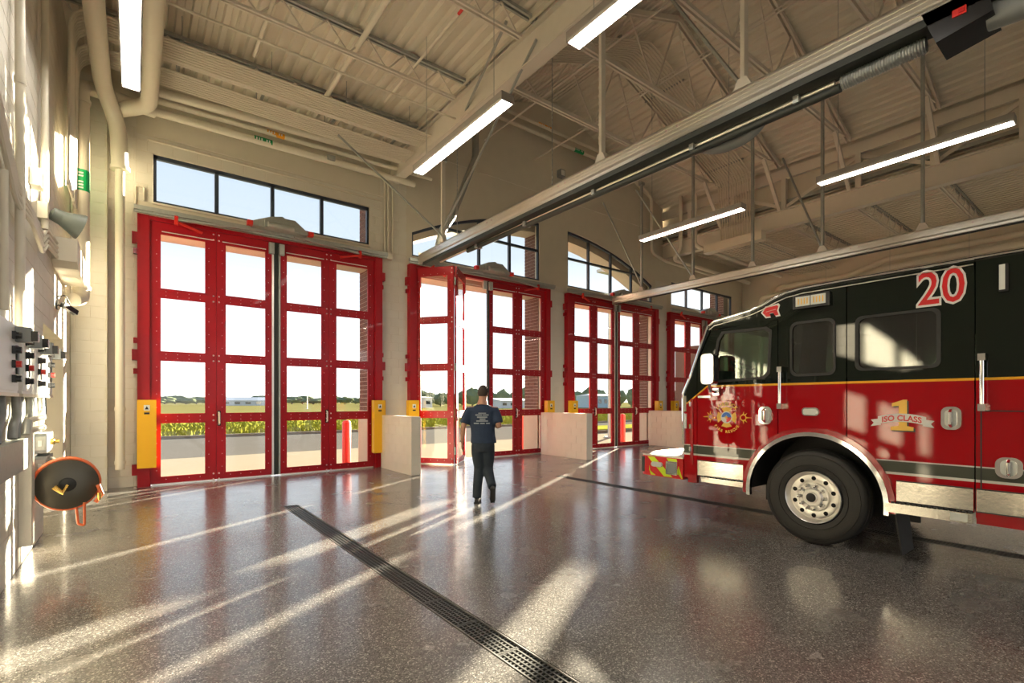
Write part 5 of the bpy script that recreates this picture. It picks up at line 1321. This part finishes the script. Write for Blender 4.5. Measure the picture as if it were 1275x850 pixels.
# faded print on the back
pm = MB()
def backstrip(a0, a1, z0, z1):
    n = 6; vs = []
    for i in range(n+1):
        a = a0+(a1-a0)*i/n
        for z in (z0, z1):
            tt = max(-1, min(1, (a-0.02)/0.215)); b = -0.121*math.sqrt(1-tt*tt)-0.004; vs.append(L(a, b, z))
    pm.add(vs, [(2*i, 2*i+2, 2*i+3, 2*i+1) for i in range(n)])
for (a0, a1, z0, z1) in ((-0.04, 0.08, 1.395, 1.41), (-0.085, 0.02, 1.365, 1.385), (0.03, 0.12, 1.365, 1.385), (-0.06, 0.10, 1.33, 1.352), (-0.02, 0.07, 1.30, 1.322), (-0.07, 0.11, 1.272, 1.292), (-0.11, -0.03, 1.235, 1.255), (-0.01, 0.06, 1.235, 1.255), (0.08, 0.14, 1.235, 1.255)):
    backstrip(a0, a1, z0, z1)
part('shirt_print', pm, M['print'], shirt, label='faded pale print across the back')
# trousers
tr2 = MB()
loft(tr2, [(L(0.035, 0, 1.02), .158, .105), (L(0.035, 0, 0.96), .178, .122), (L(0.035, -0.01, 0.88), .182, .130), (L(0.035, -0.01, 0.80), .165, .112)])
limb(tr2, [L(-0.045, 0, 0.90), L(-0.045, 0.01, 0.76), L(-0.02, 0.03, 0.54), L(-0.03, 0.01, 0.48), L(-0.05, -0.02, 0.28), L(-0.06, -0.03, 0.075)], [0.108, 0.105, 0.087, 0.083, 0.076, 0.072], 14)
limb(tr2, [L(0.11, 0, 0.90), L(0.115, 0.02, 0.76), L(0.105, 0.05, 0.55), L(0.112, 0.02, 0.49), L(0.145, -0.14, 0.38), L(0.175, -0.30, 0.29)], [0.108, 0.105, 0.086, 0.082, 0.072, 0.066], 14)
tro = part('trousers', tr2, M['trouser'], pr, smooth=True); remesh(tro, 0.012, 5)
def shoe(heel, d, up, nm='shoe'):
    b = MB(); d = d.normalized(); up = up.normalized(); s = d.cross(up).normalized()
    secs = [(-0.03, .030, .03), (0.0, .037, .045), (0.05, .038, .05), (0.12, .042, .040), (0.19, .047, .028), (0.235, .040, .022), (0.26, .02, .012)]
    vs = []; fs = []; n = 12
    for t, w_, h_ in secs:
        for j in range(n):
            p = 2*PI*j/n; vs.append(heel+d*t+s*w_*math.cos(p)+up*(h_+h_*max(-0.95, math.sin(p))))
    for i in range(len(secs)-1):
        for j in range(n): fs.append((i*n+j, i*n+(j+1) % n, (i+1)*n+(j+1) % n, (i+1)*n+j))
    fs.append(tuple(range(n))); fs.append(tuple((len(secs)-1)*n+j for j in reversed(range(n)))); b.add(vs, fs)
    b.tube([heel+up*0.06+d*0.03, heel+up*0.12+d*0.03], [0.042, 0.040], 12)
    o = part('shoe', b, M['shoe'], pr, smooth=True)
    so = MB(); so.box(-0.03, 0.26, -0.042, 0.042, 0, 0.018)
    so.v = [tuple(heel+d*v[0]+s*v[1]*(1-max(0, v[0]-0.2)*4)+up*(v[2]-0.004)) for v in so.v]
    part('sole', so, M['black'], o)
shoe(L(-0.065, -0.06, 0.006), F_+R_*0.15, Vector((0, 0, 1)))
shoe(L(0.18, -0.375, 0.255), F_*0.55+Vector((0, 0, -0.83)), F_*0.83+Vector((0, 0, 0.55)))
part('wristband', MB().cyl(LW+Vector((0, 0, 0.012)), LW+Vector((0, 0, 0.034)), 0.031, 14), M['blackgloss'], pr, smooth=True)
